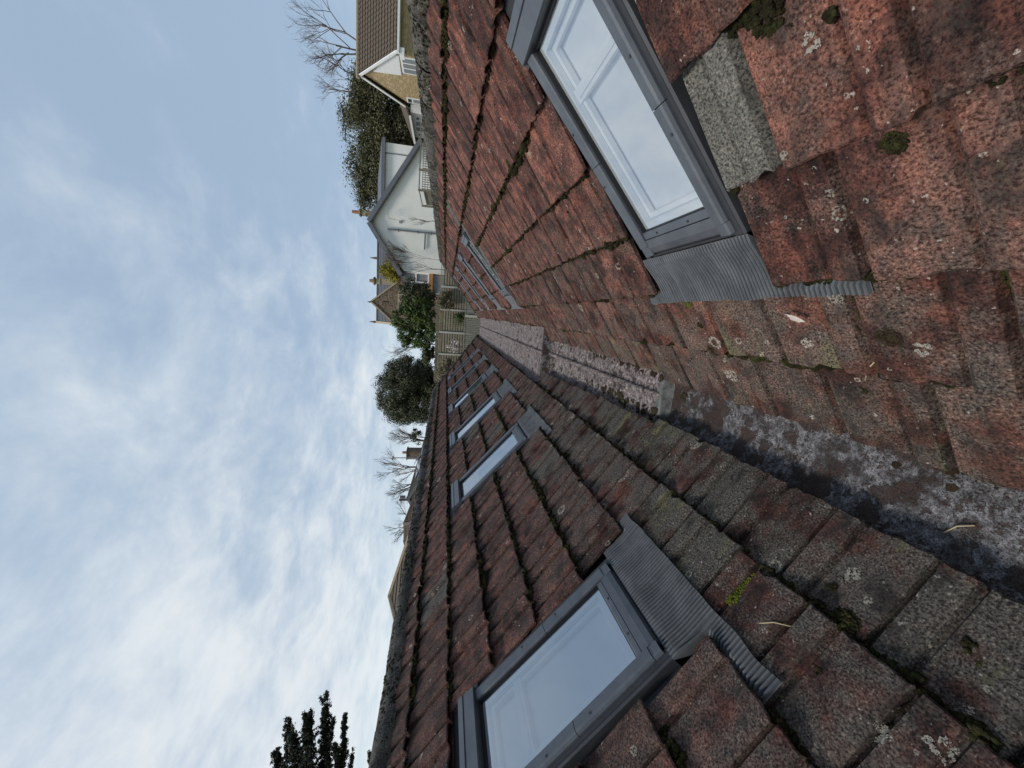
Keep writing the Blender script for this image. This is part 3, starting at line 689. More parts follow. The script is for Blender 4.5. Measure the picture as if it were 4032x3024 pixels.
# ------------------------------------------------------------------ fences behind the gutter's end
FY = 26.0
def vpt(x, y, Y, z=None):
    q = at(x, y, Y); return q if z is None else Vector((q.x, q.y, z))
ft = at(1716, 1250, FY).z; fb = at(1832, 1270, FY).z
posts = [at(1765, y, FY).x for y in (1040, 1130, 1220, 1309, 1395, 1480)]
fence = empty('board_fence', (posts[3], FY, fb), 'weathered horizontal board fence with pale concrete posts and lattice top, behind the gutter end', 'fence')
for i, x in enumerate(posts):
    MB().box(x-.055, x+.055, FY-.09, FY+.04, fb-.5, at(1731, 1300, FY).z+.02).build('post', 'concrete', fence)
pt_ = at(1741, 1300, FY).z
for i in range(5):
    x1, x0 = posts[i]-.06, posts[i+1]+.06; nb = 9
    for k in range(nb):
        z0 = fb+(pt_-fb)*k/nb; z1 = fb+(pt_-fb)*(k+1)/nb
        MB().hexa([(x0,FY-.035,z0),(x1,FY-.035,z0),(x1,FY+.005,z0),(x0,FY+.005,z0),(x0,FY-.012,z1-.035),(x1,FY-.012,z1-.035),(x1,FY+.02,z1-.035),(x0,FY+.02,z1-.035)]).build('board', 'fence_wood', fence)
    MB().box(x0, x1, FY+.05, FY+.07, fb, pt_).build('gap_shade_sheet', 'gap_shade', fence)  # dark sheet added behind the boards, colouring shade into the gaps
    lat = MB(); z0, z1 = pt_+.03, at(1729, 1300, FY).z; hh = z1-z0
    lat.box(x0, x1, FY-.03, FY, z0-.02, z0).box(x0, x1, FY-.03, FY, z1, z1+.025)
    k = x0
    while k < x1-hh:
        lat.bar((k, FY-.02, z0), (k+hh, FY-.02, z1), .012, .022, (0,1,0)).bar((k+hh, FY-.012, z0), (k, FY-.012, z1), .012, .022, (0,1,0)); k += .10
    lat.build('lattice', 'trellis_wood', fence)
wt = at(1715, 1300, FY+.5).z
wall = empty('garden_wall', (0, FY+.5, fb), 'low blotchy stone garden wall showing over the lattice of the board fence', 'wall')
x = posts[5]-.5
rgw = random.Random(3)
while x < posts[2]+.2:
    wd = rgw.uniform(.3, .55); MB().box(x, x+wd-.02, FY+.4, FY+.6, fb, wt+rgw.uniform(-.03, .03)).build('stone', 'grey_stone', wall); x += wd
PY = 23.0
pt2 = at(1831, 1300, PY).z
plank = empty('plank_fence', (0, PY, pt2-1.6), 'pale grey vertical plank fence standing right at the end of the gutter', 'fence')
x = at(1850, 1450, PY).x
while x < at(1850, 1170, PY).x:
    wd = rgw.uniform(.09, .13); MB().box(x, x+wd-.016, PY+rgw.uniform(-.012, .012), PY+.035, pt2-1.7, pt2+rgw.uniform(-.015, .015)).build('plank', 'plank_wood', plank); x += wd
MB().box(at(1850,1450,PY).x, at(1850,1170,PY).x, PY-.02, PY+.06, pt2+.018, pt2+.05).build('cap_rail', 'plank_wood', plank)
xp = at(1850, 1245, PY).x; MB().box(xp-.06, xp+.06, PY-.08, PY+.02, pt2-1.7, pt2+.04).build('post', 'concrete', plank)
xt0, xt1 = at(1775, 1262, FY).x, at(1775, 1282, FY).x
tr_ = empty('plant_trellis', (xt0, FY-.12, fb), 'small yellowish wooden trellis leaning on the board fence', 'trellis')
for i in range(6): z = fb+.15+i*.17; MB().box(xt1-.15, xt0+.1, FY-.13, FY-.11, z, z+.025).build('slat', 'trellis_wood', tr_)
for i in range(5): x = xt1-.1+i*(xt0-xt1+.15)/4; MB().box(x, x+.02, FY-.145, FY-.131, fb, fb+1.15).build('slat', 'trellis_wood', tr_)
# ------------------------------------------------------------------ houses
def tiled_slope(mb, A, B, Cc, D, n, drop=.05, wav=0):
    # courses of tiles from eave (A-B) to ridge (D-C), each overlapping the one below
    A, B, Cc, D = map(Vector, (A, B, Cc, D)); nr = (B-A).cross(D-A).normalized()
    if nr.z < 0: nr = -nr
    for k in range(n):
        a = A+(D-A)*(k/n); b = B+(Cc-B)*(k/n); c = B+(Cc-B)*((k+1.05)/n); d = A+(D-A)*((k+1.05)/n)
        if wav:
            lo = []; hi = []; L = (b-a).length; m = max(2, int(L/wav)*4)
            for i in range(m+1):
                h = .022*math.sin(i*math.pi/2); lo.append(a+(b-a)*i/m+nr*(drop+h)); hi.append(d+(c-d)*i/m+nr*h)
            mb.grid([[q-nr*.04 for q in lo], lo, hi])
        else: mb.add([a-nr*.01, b-nr*.01, b+nr*drop, a+nr*drop, c, d], [(0,1,2,3), (3,2,4,5)])
    return mb
# white rendered house
HY = 32.0
ap, le, re_ = at(1458, 876, HY), at(1583, 1082, HY), at(1662, 560, HY)
zb = gz(7, HY)-.3; HB = HY+7
wh = empty('white_house', (ap.x, HY, zb), 'white rendered gabled house with grey bargeboards behind the right ridge', 'house')
MB().prism([(le.x+.35, HY, zb), (re_.x-.2, HY, zb), (re_.x-.2, HY, re_.z+.1), (ap.x, HY, ap.z), (le.x+.35, HY, le.z-.1)], (0, 7, 0)).build('wall', 'render_white', wh)
rf = None
for e, nm in ((le, 'l'), (re_, 'r')):
    d = (e-ap); up = Vector((-d.z, 0, d.x)).normalized(); up = up if up.z > 0 else -up
    a0 = ap+up*.05; e0 = e+up*.05
    rf = MB().prism([a0+Vector((0,-.12,0)), e0+Vector((0,-.12,0)), e0+up*.16+Vector((0,-.12,0)), a0+up*.16+Vector((0,-.12,0))], (0, 7.4, 0)).build('roof', 'slate', wh)
    b0 = ap-up*.12+Vector((0,-.36,0)); b1 = e-up*.12+Vector((0,-.36,0))
    MB().prism([b0, b1, b1+up*.36, b0+up*.36], (0, .03, 0)).build('bargeboard', 'grey_board', wh)
    MB().prism([b0+up*.02, b1+up*.02, b1+up*.06, b0+up*.06], (0, .36, 0)).build('soffit', 'grey_board', wh)
# dormer block on the right slope
dl, dr = at(1520, 742, HY+.6), at(1518, 560, HY+.6); dz = dr.z+.1
MB().box(dl.x-.6, dr.x, HY+.6, HY+6, zb+2, dz).build('dormer_wall', 'render_white', wh)
dtop = at(1489, 610, HY+4).z
MB().add([(dl.x-1.2, HY+.45, dz), (dr.x+.25, HY+.45, dz), (dr.x+.25, HY+.45, dz+.14), (dl.x-1.2, HY+.45, dz+.14), (dl.x-1.2, HY+4, dtop), (dr.x-1.6, HY+4, dtop), (dr.x+.25, HY+7, dz)], [(0,1,2,3), (3,2,5,4), (2,6,5), (1,6,2)]).build('dormer_roof', 'slate', wh)
MB().box(dl.x-1.0, dr.x+.27, HY+.38, HY+.46, dz-.10, dz+.06).build('dormer_gutter', 'grey_board', wh)
MB().box(dr.x-.75, dr.x-.70, HY+.55, HY+.62, zb+2, dz-.1).build('corner_strip', 'grey_board', wh)
# drainpipes and aerial
a, b = at(1526, 902, HY-.1), at(1740, 923, HY-.1)
pp = MB().tube([a, b], .06, 8).build('drainpipe', 'grey_board', wh)
for f in (.2, .55, .8): q = a+(b-a)*f; MB().box(q.x-.10, q.x+.10, HY-.1, HY+.0, q.z-.03, q.z+.03).build('pipe_clip', 'grey_board', pp)
c_ = at(1674, 921, HY-.1); d_ = at(1671, 982, HY-.1); MB().tube([c_, Vector((d_.x, c_.y, d_.z))], .05, 8).build('drainpipe', 'grey_board', wh)
a, b = at(1532, 860, HY-.35), at(1570, 867, HY-.35)
ae = MB().tube([a, b], .018, 5).bar(at(1525, 836, HY-.35), at(1533, 862, HY-.35), .03, .03).build('aerial', 'steel', wh)
for k in range(7): q = at(1525+k*1.2, 836+k*3.8, HY-.35); MB().bar(q+Vector((0,-.18,0)), q+Vector((0,.18,0)), .012, .012).build('aerial_rod', 'steel', ae)
q = at(1576, 874, HY-.05); MB().box(q.x-.09, q.x+.09, HY-.08, HY, q.z-.1, q.z+.1).build('junction_box', 'steel', wh)
# glazed bay on the left side
gx = le.x+.3; GY = HY+.8
bl = at(1690, 1150, GY); bt = at(1602, 1120, GY)
bay = MB().box(bl.x, gx, GY+.06, GY+3.5, zb, bt.z+.3).build('side_bay', 'pane_grey', wh)
x0, x1 = bl.x, gx; z0 = at(1686, 1120, GY).z; z1 = bt.z+.1
for i in range(3): x = x0+(x1-x0)*i/2; MB().box(x-.05, x+.05, GY-.03, GY+.055, z0, z1).build('mullion', 'upvc', wh)
for z in (z0, (z0*.45+z1*.55), z1): MB().box(x0-.05, x1+.05, GY-.035, GY+.058, z-.05, z+.05).build('transom', 'upvc', wh)
MB().box(x0-.1, x0+(x1-x0)*.45, GY-.025, GY+.052, z0+.05, z0+(z1-z0)*.5).build('bay_pane', 'pane_dark', wh)
MB().box(x0-.15, gx+.05, GY-.1, GY+.05, z0-.36, z0-.055).build('deck_fascia', 'timber_orange', wh)
MB().prism([(x0-.25, GY-.15, z1+.1), (gx+.1, GY-.15, le.z-.25), (gx+.1, GY-.15, le.z-.1), (x0-.25, GY-.15, z1+.25)], (0, 3.6, 0)).build('bay_roof', 'grey_board', wh)
# trellis fence in front of the white house
TY = 24.0
tp = [at(1655, 480, TY), at(1657, 566, TY), at(1653, 668, TY), at(1650, 748, TY), at(1664, 810, TY)]
tf = empty('trellis_fence', (tp[2].x, TY, tp[2].z-2.2), 'brown trellis topped fence in front of the white house', 'fence')
for i in range(4):
    a, b = tp[i+1], tp[i]; x0, x1 = a.x, b.x; zt = (a.z+b.z)/2
    MB().box(a.x-.05, a.x+.05, TY-.05, TY+.05, a.z-2.4, a.z+.05).build('post', 'fence_wood', tf)
    MB().bar(a+Vector((0,-.01,0)), b+Vector((0,-.01,0)), .05, .06).build('rail', 'fence_wood', tf)
    n = int((x1-x0)/.13)
    solid = i >= 3
    for k in range(n):
        x = x0+.08+(x1-x0-.1)*k/n; zt_ = a.z+(b.z-a.z)*k/n
        if solid: MB().box(x, x+.115, TY-.015, TY+.015, zt_-2.2, zt_-.25).build('board', 'fence_wood', tf)
        else: MB().box(x, x+.03, TY-.015, TY+.015, zt_-2.2, zt_-.17).build('slat', 'fence_wood', tf)
    if not solid:
        for z in (.17, .32, .47, .62, .77): MB().bar((x0+.05, TY-.032, a.z-z), (x1-.05, TY-.032, b.z-z), .018, .03).build('slat', 'fence_wood', tf)
    else: MB().bar((x0+.05, TY-.03, a.z-.25), (x1, TY-.03, b.z-.25), .05, .05).build('rail', 'fence_wood', tf)
# stone bungalow on the right
e1 = at(1562, 178, 28); ez = e1.z; 
kx = lambda y, x, z: at(x, y, 16*(z-1.7001)/(at(x, y, 16).z-1.7001))      # point at height z on that sight line
e2 = kx(452, 1600, ez); gx_ = (e1.x+e2.x)/2; rz = at(1415, 320, (e1.y+e2.y)/2).z; ym = (e1.y+e2.y)/2; zb2 = gz(gx_, ym)-.5
bg_ = empty('stone_bungalow', (gx_, ym, zb2), 'honey stone bungalow with brown tiled roof and white gable trim at the top edge', 'house')
XE = gx_+22
MB().prism([(gx_+.25, e1.y+.02, zb2), (gx_+.25, e1.y+.02, ez-.1), (gx_+.25, ym, rz-.15), (gx_+.25, e2.y-.3, ez), (gx_+.25, e2.y-.3, zb2)], (21, 0, 0)).build('wall', 'bath_stone', bg_)
mb = tiled_slope(MB(), (gx_+.14, e1.y-.25, ez-.02), (XE, e1.y-.25, ez-.02), (XE, ym, rz+.12), (gx_+.14, ym, rz+.12), 14, .05, .30)
brf = mb.build('roof', 'brown_tile', bg_, False)
tiled_slope(MB(), (gx_+.14, e2.y+.25, ez-.02), (XE, e2.y+.25, ez-.02), (XE, ym, rz+.12), (gx_+.14, ym, rz+.12), 14, .05).build('roof', 'brown_tile', bg_)
MB().tube([(gx_-.1, ym, rz+.1), (XE, ym, rz+.1)], .13, 8).build('ridge_tile', 'hip_mortar', bg_)
for ye in (e1.y-.3, e2.y+.3):
    MB().prism([(gx_+.04, ye, ez-.22), (gx_+.04, ym, rz-.14), (gx_+.04, ym, rz+.10), (gx_+.04, ye, ez+.02)], (.06, 0, 0)).build('bargeboard', 'upvc', bg_)
MB().box(gx_-.12, gx_+.3, e1.y-.3, e1.y+.15, ez-.5, ez-.2).build('box_end', 'upvc', bg_)
MB().box(gx_-.05, XE, e1.y-.36, e1.y-.24, ez-.20, ez-.06).build('eaves_gutter', 'upvc', bg_)
MB().box(gx_+.05, XE, e1.y-.24, e1.y+.3, ez-.24, ez-.21).build('soffit', 'upvc', bg_)
def onwall(x, y):           # photo pixel on the gable plane
    d = at(x, y, 1)-Vector(CAM); f = (gx_+.25-CAM[0])/d.x; return Vector(CAM)+d*f
def gpanel(name, pix, m, dx, parent=None):
    ps = [onwall(*q) for q in pix]; return MB().prism([Vector((gx_+.25-dx, q.y, q.z)) for q in ps], (dx-.005, 0, 0)).build(name, m, parent or bg_)
gpanel('gable_cladding', [(1470, 279), (1537, 210), (1570, 217), (1581, 294)], 'upvc', .05)
wa, wb = onwall(1574, 219), onwall(1650, 297)
wn = MB().box(gx_+.2, gx_+.24, min(wa.y, wb.y), max(wa.y, wb.y), wb.z-1.2, wa.z).build('window', 'upvc', bg_)
for k in range(3):
    y0 = min(wa.y, wb.y)+.12+k*(abs(wb.y-wa.y)-.12)/3; MB().box(gx_+.18, gx_+.198, y0, y0+(abs(wb.y-wa.y)-.12)/3-.14, wb.z-1.1, wa.z-.12).build('pane', 'pane_grey', wn)
wa, wb = onwall(1600, 381), onwall(1664, 411)
wn = MB().box(gx_+.2, gx_+.24, min(wa.y, wb.y), max(wa.y, wb.y), wb.z-.5, wa.z).build('window', 'upvc', bg_)
zq = onwall(1624, 395).z
MB().box(gx_+.18, gx_+.198, min(wa.y, wb.y)+.12, max(wa.y, wb.y)-.12, zq+.06, wa.z-.1).build('pane', 'pane_dark', wn); MB().box(gx_+.18, gx_+.198, min(wa.y, wb.y)+.12, max(wa.y, wb.y)-.12, wb.z-.4, zq-.06).build('pane', 'pane_grey', wn)
# front of the bungalow under the eaves
MB().box(gx_+3.6, gx_+6.5, e1.y-.04, e1.y+.018, zb2+.3, ez-.35).build('bay', 'maroon', bg_); MB().box(gx_+3.9, gx_+4.8, e1.y-.07, e1.y-.042, zb2+.8, ez-.6).build('pane', 'pane_grey', bg_)
# lower white extension of the bungalow
EX = gx_-.25; ey0, ey1 = e2.y+.1, at(1645, 541, 1); f = (EX-CAM[0])/(ey1.x-CAM[0]); ye = f*1.0
et = at(1612, 440, e2.y+.3).z-.1
ext = MB().box(EX, EX+4, ey0, ye, zb2, et).build('extension_wall', 'upvc', bg_)
MB().prism([(EX-.3, ey0-.1, et+.02), (EX-.3, ye+.5, et+.02), (EX+2.5, ye+.5, et+1.25), (EX+2.5, ey0-.1, et+1.25)], (0, 0, .12)).build('extension_roof', 'brown_tile', bg_)
MB().box(EX-.38, EX-.28, ey0-.1, ye+.6, et-.06, et+.1).build('extension_gutter', 'upvc', bg_)
L_ = ye-ey0
for f0, f1 in ((.33, .47), (.55, .69)): MB().box(EX-.03, EX-.005, ey0+L_*f0, ey0+L_*f1, et-1.5, et-.3).build('pane', 'pane_grey', ext)
for f0 in (.18, .84): MB().box(EX-.1, EX-.005, ey0+L_*f0-.08, ey0+L_*f0+.08, et-.6, et-.4).build('wall_lamp', 'grey_board', ext)
# far stone house
SY = 52.0
sa, sl, sr = at(1462, 1187, SY), at(1570, 1290, SY), at(1570, 1108, SY); szb = 1.5
sh = empty('stone_house', (sa.x, SY, szb), 'old rubble stone house with steep gable and tall chimneys, far behind the dark shrub', 'house')
MB().prism([(sl.x, SY, szb), (sr.x, SY, szb), (sr.x, SY, sr.z), (sa.x, SY, sa.z-.1), (sl.x, SY, sl.z)], (0, 5, 0)).build('wall', 'rubble', sh)
for e in (sl, sr):
    d = e-sa; up = Vector((-d.z, 0, d.x)).normalized(); up = up if up.z > 0 else -up
    MB().prism([sa+Vector((0,-.12,0))-up*.05, e+Vector((0,-.12,0))-up*.05, e+Vector((0,-.12,0))+up*.14, sa+Vector((0,-.12,0))+up*.14], (0, .4, 0)).build('coping', 'stone_trim', sh)
    tiled_slope(MB(), e+Vector((0,.2,0)), e+Vector((0,5,0)), sa+Vector((0,5,0)), sa+Vector((0,.2,0)), 10).build('roof', 'slate', sh)
q = sa; MB().tube([q+Vector((0,-.05,-.1)), q+Vector((-.1,-.05,.25)), q+Vector((0,-.05,.5))], [.09, .11, .02], 6).build('finial', 'grey_stone', sh)
# main range behind, with ridge, chimneys and finials
mz = at(1484, 1260, SY+5).z; mx0, mx1 = at(1484, 1268, SY+5).x, at(1490, 780, SY+5).x
MB().box(mx0, mx1, SY+2.2, SY+7.8, szb, mz-2.6).build('wall', 'rubble', sh)
tiled_slope(MB(), (mx0, SY+2, mz-2.8), (mx1, SY+2, mz-2.8), (mx1, SY+5, mz), (mx0, SY+5, mz), 12).build('roof', 'slate', sh); tiled_slope(MB(), (mx0, SY+8, mz-2.8), (mx1, SY+8, mz-2.8), (mx1, SY+5, mz), (mx0, SY+5, mz), 12).build('roof', 'slate', sh)
MB().box(mx0, mx1, SY+4.75, SY+5.25, mz-.12, mz+.06).build('ridge_tile', 'grey_stone', sh)
MB().prism([(mx0-.15, SY+1.8, mz-2.9), (mx0-.15, SY+5, mz+.25), (mx0-.15, SY+8.2, mz-2.9)], (.3, 0, 0)).build('gable_end', 'stone_trim', sh)
for xx in (mx0, at(1474, 1016, SY+5).x): MB().tube([(xx, SY+5, mz), (xx, SY+5, mz+.35), (xx, SY+5, mz+1.0)], [.16, .17, .03], 6).build('finial', 'grey_stone', sh)
def chimney(x, y, z0, zc, zt):
    c = MB().box(x-.33, x+.33, y-.33, y+.33, z0, zc).box(x-.42, x+.42, y-.42, y+.42, zc-.55, zc-.42).build('chimney', 'stone_trim', sh)
    MB().tube([(x, y, zc), (x, y, zc+.14), (x, y, zc+.3), (x, y, zc+.42)], [.36, .58, .5, .3], 8).build('chimney_cap', 'grey_stone', c)
    MB().tube([(x, y, zc+.42), (x, y, zt)], [.24, .2], 8).build('chimney_pot', 'pot', c)
q1, q2 = at(1484, 1106, SY+2), at(1452, 1108, SY+2); chimney(q1.x, SY+2.6, at(1560, 1106, SY+2).z, q1.z+.2, q2.z)
q1, q2 = at(1424, 832, SY+4), at(1381, 829, SY+4); chimney(q1.x, SY+4.8, at(1490, 838, SY+4).z, q1.z+.1, q2.z)
wa, wb = at(1570, 1157, SY), at(1600, 1236, SY)
wn = MB().box(wb.x, wa.x, SY-.1, SY-.01, wb.z-1.2, wa.z+.1).build('window', 'stone_trim', sh)
for k in range(4): x = wb.x+.25+k*(wa.x-wb.x-.3)/4; MB().box(x, x+(wa.x-wb.x-.3)/4-.18, SY-.12, SY-.101, wb.z-1.1, wa.z-.35).build('pane', 'pane_dark', wn)
q = at(1520, 1188, SY); MB().box(q.x-.05, q.x+.05, SY-.04, SY-.005, q.z-.35, q.z+.35).build('slit_window', 'shadow_gap', sh)
# houses beyond the left ridge
def gable_house(name, label, A, B, hw, drop, wallh, rm, wm, courses=12):
    A, B = Vector(A), Vector(B); ax = (B-A); ax.z = 0; ax.normalize(); sd_ = Vector((ax.y, -ax.x, 0)); base = min(A.z, B.z)-drop-wallh
    root = empty(name, ((A.x+B.x)/2, (A.y+B.y)/2, base), label, 'house')
    for s_ in (1, -1):
        o = sd_*hw*s_-Vector((0,0,drop)); tiled_slope(MB(), A+o, B+o, B, A, courses, .05).build('roof', rm, root)
    w_ = hw-.35; zz = Vector((0,0,drop*w_/hw)); i = ax*.25
    MB().prism([A+i-Vector((0,0,drop+wallh))+sd_*w_, A+i-zz+sd_*w_, A+i-Vector((0,0,.06)), A+i-zz-sd_*w_, A+i-Vector((0,0,drop+wallh))-sd_*w_], (B-A)-i*2).build('wall', wm, root)
    MB().tube([A, B], .10, 6).build('ridge_tile', 'hip_mortar' if rm != 'brown_tile' else 'brown_tile_b', root)
    for s_ in (1, -1): MB().bar(A+sd_*hw*s_-Vector((0,0,drop+.06)), A-Vector((0,0,.06)), .05, .2).build('bargeboard', 'grey_board', root)
    return root, sd_, ax
kz = lambda x, y, z: at(x, y, 20*(z-1.7001)/(at(x, y, 20).z-1.7001))
A = kz(1604, 1966, 4.3); B = kz(1672, 1728, 4.3)
ha, sdv, axv = gable_house('solar_house', 'brown tiled house with solar panels and a stone chimney, beyond the left ridge', A, B, 4.6, 2.6, 2.5, 'brown_tile', 'bath_stone', 16)
def slope_pt(x, y):      # photo pixel on the near slope of that roof
    n = Vector((sdv.x*2.6, sdv.y*2.6, 4.6)).normalized(); d = at(x, y, 1)-Vector(CAM); f = (A-Vector(CAM)).dot(n)/d.dot(n); return Vector(CAM)+d*f+n*.12
for pan in ([(1633, 1833), (1643, 1806), (1668, 1763), (1663, 1792)], [(1641, 1886), (1649, 1820), (1660, 1806), (1656, 1850)]):
    ps = [slope_pt(*q) for q in pan]; MB().prism(ps, (0, 0, .06)).build('solar_panel', 'solar', ha)
q = slope_pt(1645, 1790); q = B+(A-B)*.38; ct = at(1606, 1786, q.y)
ch = MB().box(q.x-.55, q.x+.55, q.y-.8, q.y+.8, q.z-1.2, ct.z).build('chimney', 'rubble', ha); MB().box(q.x-.65, q.x+.65, q.y-.9, q.y+.9, ct.z, ct.z+.15).build('chimney_cap', 'grey_stone', ch); MB().tube([(q.x, q.y+.3, ct.z+.15), (q.x, q.y+.3, ct.z+.75)], [.2, .17], 8).build('chimney_pot', 'pot', ch)
def hip_house(name, label, A, B, hw, drop, wallh, rm, hipm):
    A, B = Vector(A), Vector(B); ax = (B-A); ax.z = 0; ax.normalize(); sd_ = Vector((ax.y, -ax.x, 0)); D_ = Vector((0,0,drop))
    root = empty(name, ((A.x+B.x)/2, (A.y+B.y)/2, A.z-drop-wallh), label, 'house')
    e = [A-ax*hw+sd_*hw-D_, B+ax*hw+sd_*hw-D_, B+ax*hw-sd_*hw-D_, A-ax*hw-sd_*hw-D_]
    for q in ((e[0], e[1], B, A), (e[2], e[3], A, B), (e[1], e[2], B, B), (e[3], e[0], A, A)): tiled_slope(MB(), *q, 14, .05).build('roof', rm, root)
    for a, b in ((A, e[0]), (A, e[3]), (B, e[1]), (B, e[2])): MB().tube([a+Vector((0,0,.03)), b+Vector((0,0,.05))], .12, 6).build('hip_tile', hipm, root)
    MB().tube([A, B], .11, 6).build('ridge_tile', hipm, root)
    c = [q+D_*0-(q-(A+B)/2).normalized()*.5 for q in e]; MB().prism([Vector((q.x, q.y, A.z-drop-wallh)) for q in c], (0, 0, wallh)).build('wall', 'bath_stone', root)
    return root
A = kz(1594, 2062, 4.0); B = kz(1594, 2128, 4.0); hip_house('hipped_house', 'low brown hipped roof just left of the utility pole', A, B, 3.4, 1.6, 2.2, 'brown_tile_b', 'brown_tile')
A = at(1537, 2345, 18); hip_house('brown_roof_house', 'large brown tiled hipped roof rising highest over the left ridge', A, A+Vector((-.25, .2, 0)), 6.5, 2.6, 2.0, 'brown_tile', 'hip_mortar')
# utility pole and mast
a, b = at(1571, 1968, 46), at(1606, 1968, 46)
up_ = empty('utility_pole', (b.x, b.y, 0), 'wooden utility pole with dark transformer box above the left roofs', 'pole')
MB().tube([(b.x, b.y, 0), (b.x, b.y, a.z)], [.16, .13], 8).build('pole', 'bark', up_); MB().tube([(b.x+.35, b.y, a.z-.75), (b.x+.35, b.y, a.z-.12)], .24, 10).build('transformer', 'grey_board', up_); MB().box(b.x-.45, b.x+.5, b.y-.06, b.y+.06, a.z-.30, a.z-.2).build('crossarm', 'bark', up_)
a, b = at(1550, 1800, 50), at(1600, 1803, 50)
ms = empty('street_lamp', (b.x, b.y, 0), 'thin pale street lamp rising above the solar panel house', 'lamp'); MB().tube([(b.x, b.y, 0), (b.x, b.y, a.z)], .07, 6).build('pole', 'steel', ms); MB().box(b.x-.12, b.x+.2, b.y-.5, b.y+.2, a.z, a.z+.15).build('lamp_head', 'steel', ms)
a, b = at(1613, 1857, 24), at(1655, 1857, 24); ms = empty('aerial_mast', b, 'thin pale pole standing in front of the solar panels', 'pole'); MB().tube([b-Vector((0,0,1.5)), a], .03, 5).build('pole', 'steel', ms)
# ------------------------------------------------------------------ trees and shrubs
c = at(1612, 1540, 32); leafy('evergreen_tree', 'dense round dark evergreen tree behind the far end of the left roof', 'tree', c, (3.0, 2.7, 2.9), 75000, .068, 'ever_dark', 1, lumps=420, fill=.5)
c = at(1480, 500, 44); leafy('evergreen_tree', 'huge olive green evergreen tree towering behind the white house', 'tree', (c.x-.6, 44, c.z-1.0), (8.6, 3.6, 4.5), 95000, .105, 'ever_olive', 2, lumps=420, tr=.3, fill=.5)
c = at(1640, 1250, 29); leafy('laurel_shrub', 'glossy mid green laurel bush between stone house and board fence', 'shrub', c+Vector((-.4,0,0)), (2.0, 1.5, 1.7), 15000, .08, 'laurel', 3, lumps=100, fill=.5)
c = at(1640, 1170, 30.5); leafy('yew_shrub', 'almost black green shrub below the stone gable window', 'shrub', c, (1.45, 1.3, 1.6), 13000, .06, 'ever_dark', 4, lumps=90, fill=.5)
c = at(1540, 1062, 42); leafy('golden_conifer', 'yellow green conifer between white house and stone house chimney', 'tree', c, (1.35, 1.2, 1.6), 5200, .09, 'gold', 5, lumps=30)
c = at(1690, 1400, 30); leafy('garden_shrub', 'dark rounded bush at the left end of the board fence', 'shrub', c, (1.2, 1.0, .8), 4000, .07, 'ever_dark', 6, lumps=20)
c = at(1770, 1215, 25.6); leafy('climbing_shrub', 'pale twiggy grey green climber on the board fence', 'shrub', c+Vector((.45,0,.15)), (.75, .3, .85), 2600, .05, 'dry', 7, lumps=24, tr=.04, fill=.6)
c = at(1810, 1250, 25.7); leafy('small_shrub', 'small green bush at the foot of the fence trellis', 'shrub', c, (.3, .25, .55), 1400, .05, 'laurel', 8, lumps=14, tr=.03)
c = at(1790, 1365, 25.2); leafy('blossom_shrub', 'small shrub dotted with pinkish white blossom before the board fence', 'shrub', c, (.5, .3, .65), 240, .05, 'petal', 9, lumps=16, tr=.03)
c = at(1775, 1450, 25); leafy('dry_shrub', 'tangled straw coloured shrub beside the left hip', 'shrub', c+Vector((-.3,0,.1)), (1.1, .6, 1.0), 3800, .055, 'dry', 10, lumps=30, tr=.05, fill=.6)
c = at(1700, 1600, 28); leafy('russet_shrub', 'reddish brown twiggy hedge under the round evergreen', 'shrub', (c.x, 28, c.z-.7), (3.0, .7, 1.0), 4200, .06, 'dry', 12, lumps=34, tr=.05, fill=.6)
c = at(1690, 1395, 36); bare('bare_tree', 'thin bare tree in the gap between laurel and round evergreen', (c.x+1.0, 36, gz(0,36)), 5.3, 21, 'bark_pale', .6, 5, .07)
q = at(1410, 140, 48); bare('bare_tree', 'tall bare tree rising over the bungalow roof at the top edge', (q.x-1.2, 48, q.z-5.0), 11, 30, 'bark_pale', .75, 6, .17, forks=3)
q = at(1410, 330, 47); bare('bare_tree', 'spreading bare tree crown behind the bungalow gable', (q.x, 47, q.z-4), 8.5, 35, 'bark_pale', .8, 6, .13)
q = at(1700, 1020, 30.5); bare('bare_shrub', 'bare branched sapling against the white house wall', (q.x, 30.5, q.z-1.2), 4.2, 41, 'bark_pale', .45, 5, .015, 'shrub', forks=4)
q = at(1710, 1060, 30.2); bare('bare_shrub', 'lower bare twigs near the left corner of the white house', (q.x, 30.2, q.z-1.0), 3.0, 42, 'bark_pale', .5, 4, .03, 'shrub')
q = at(1710, 870, 30.6); bare('bare_shrub', 'sparse bare stems low on the white wall right of the drainpipe', (q.x, 30.6, q.z-1.0), 2.6, 43, 'bark_pale', .3, 4, .025, 'shrub')
for i, (x, y, Y, h, lb) in enumerate(((1640, 1735, 40, 6.0, 'bare ivy clad tree right of the stone chimney'), (1640, 1840, 42, 6.6, 'fine twigged bare tree left of the stone chimney'), (1625, 1905, 44, 6.0, 'thin bare tree above the solar panels'), (1625, 2055, 46, 5.6, 'small bare tree beside the utility pole'))):
    q = at(x, y, Y); bare('bare_tree', lb, (q.x, Y, q.z-2.6), h, 50+i, 'bark_pale', .62, 6, .13, forks=3, group='bare trees beyond the left roofs')
c = at(1625, 1728, 40); leafy('ivy_tree', 'patchy dark green ivy covered tree top behind the left ridge', 'tree', c+Vector((.1,.3,-.3)), (1.0, .8, 1.1), 900, .09, 'ever_dark', 14, lumps=16, tr=.06, fill=.7)
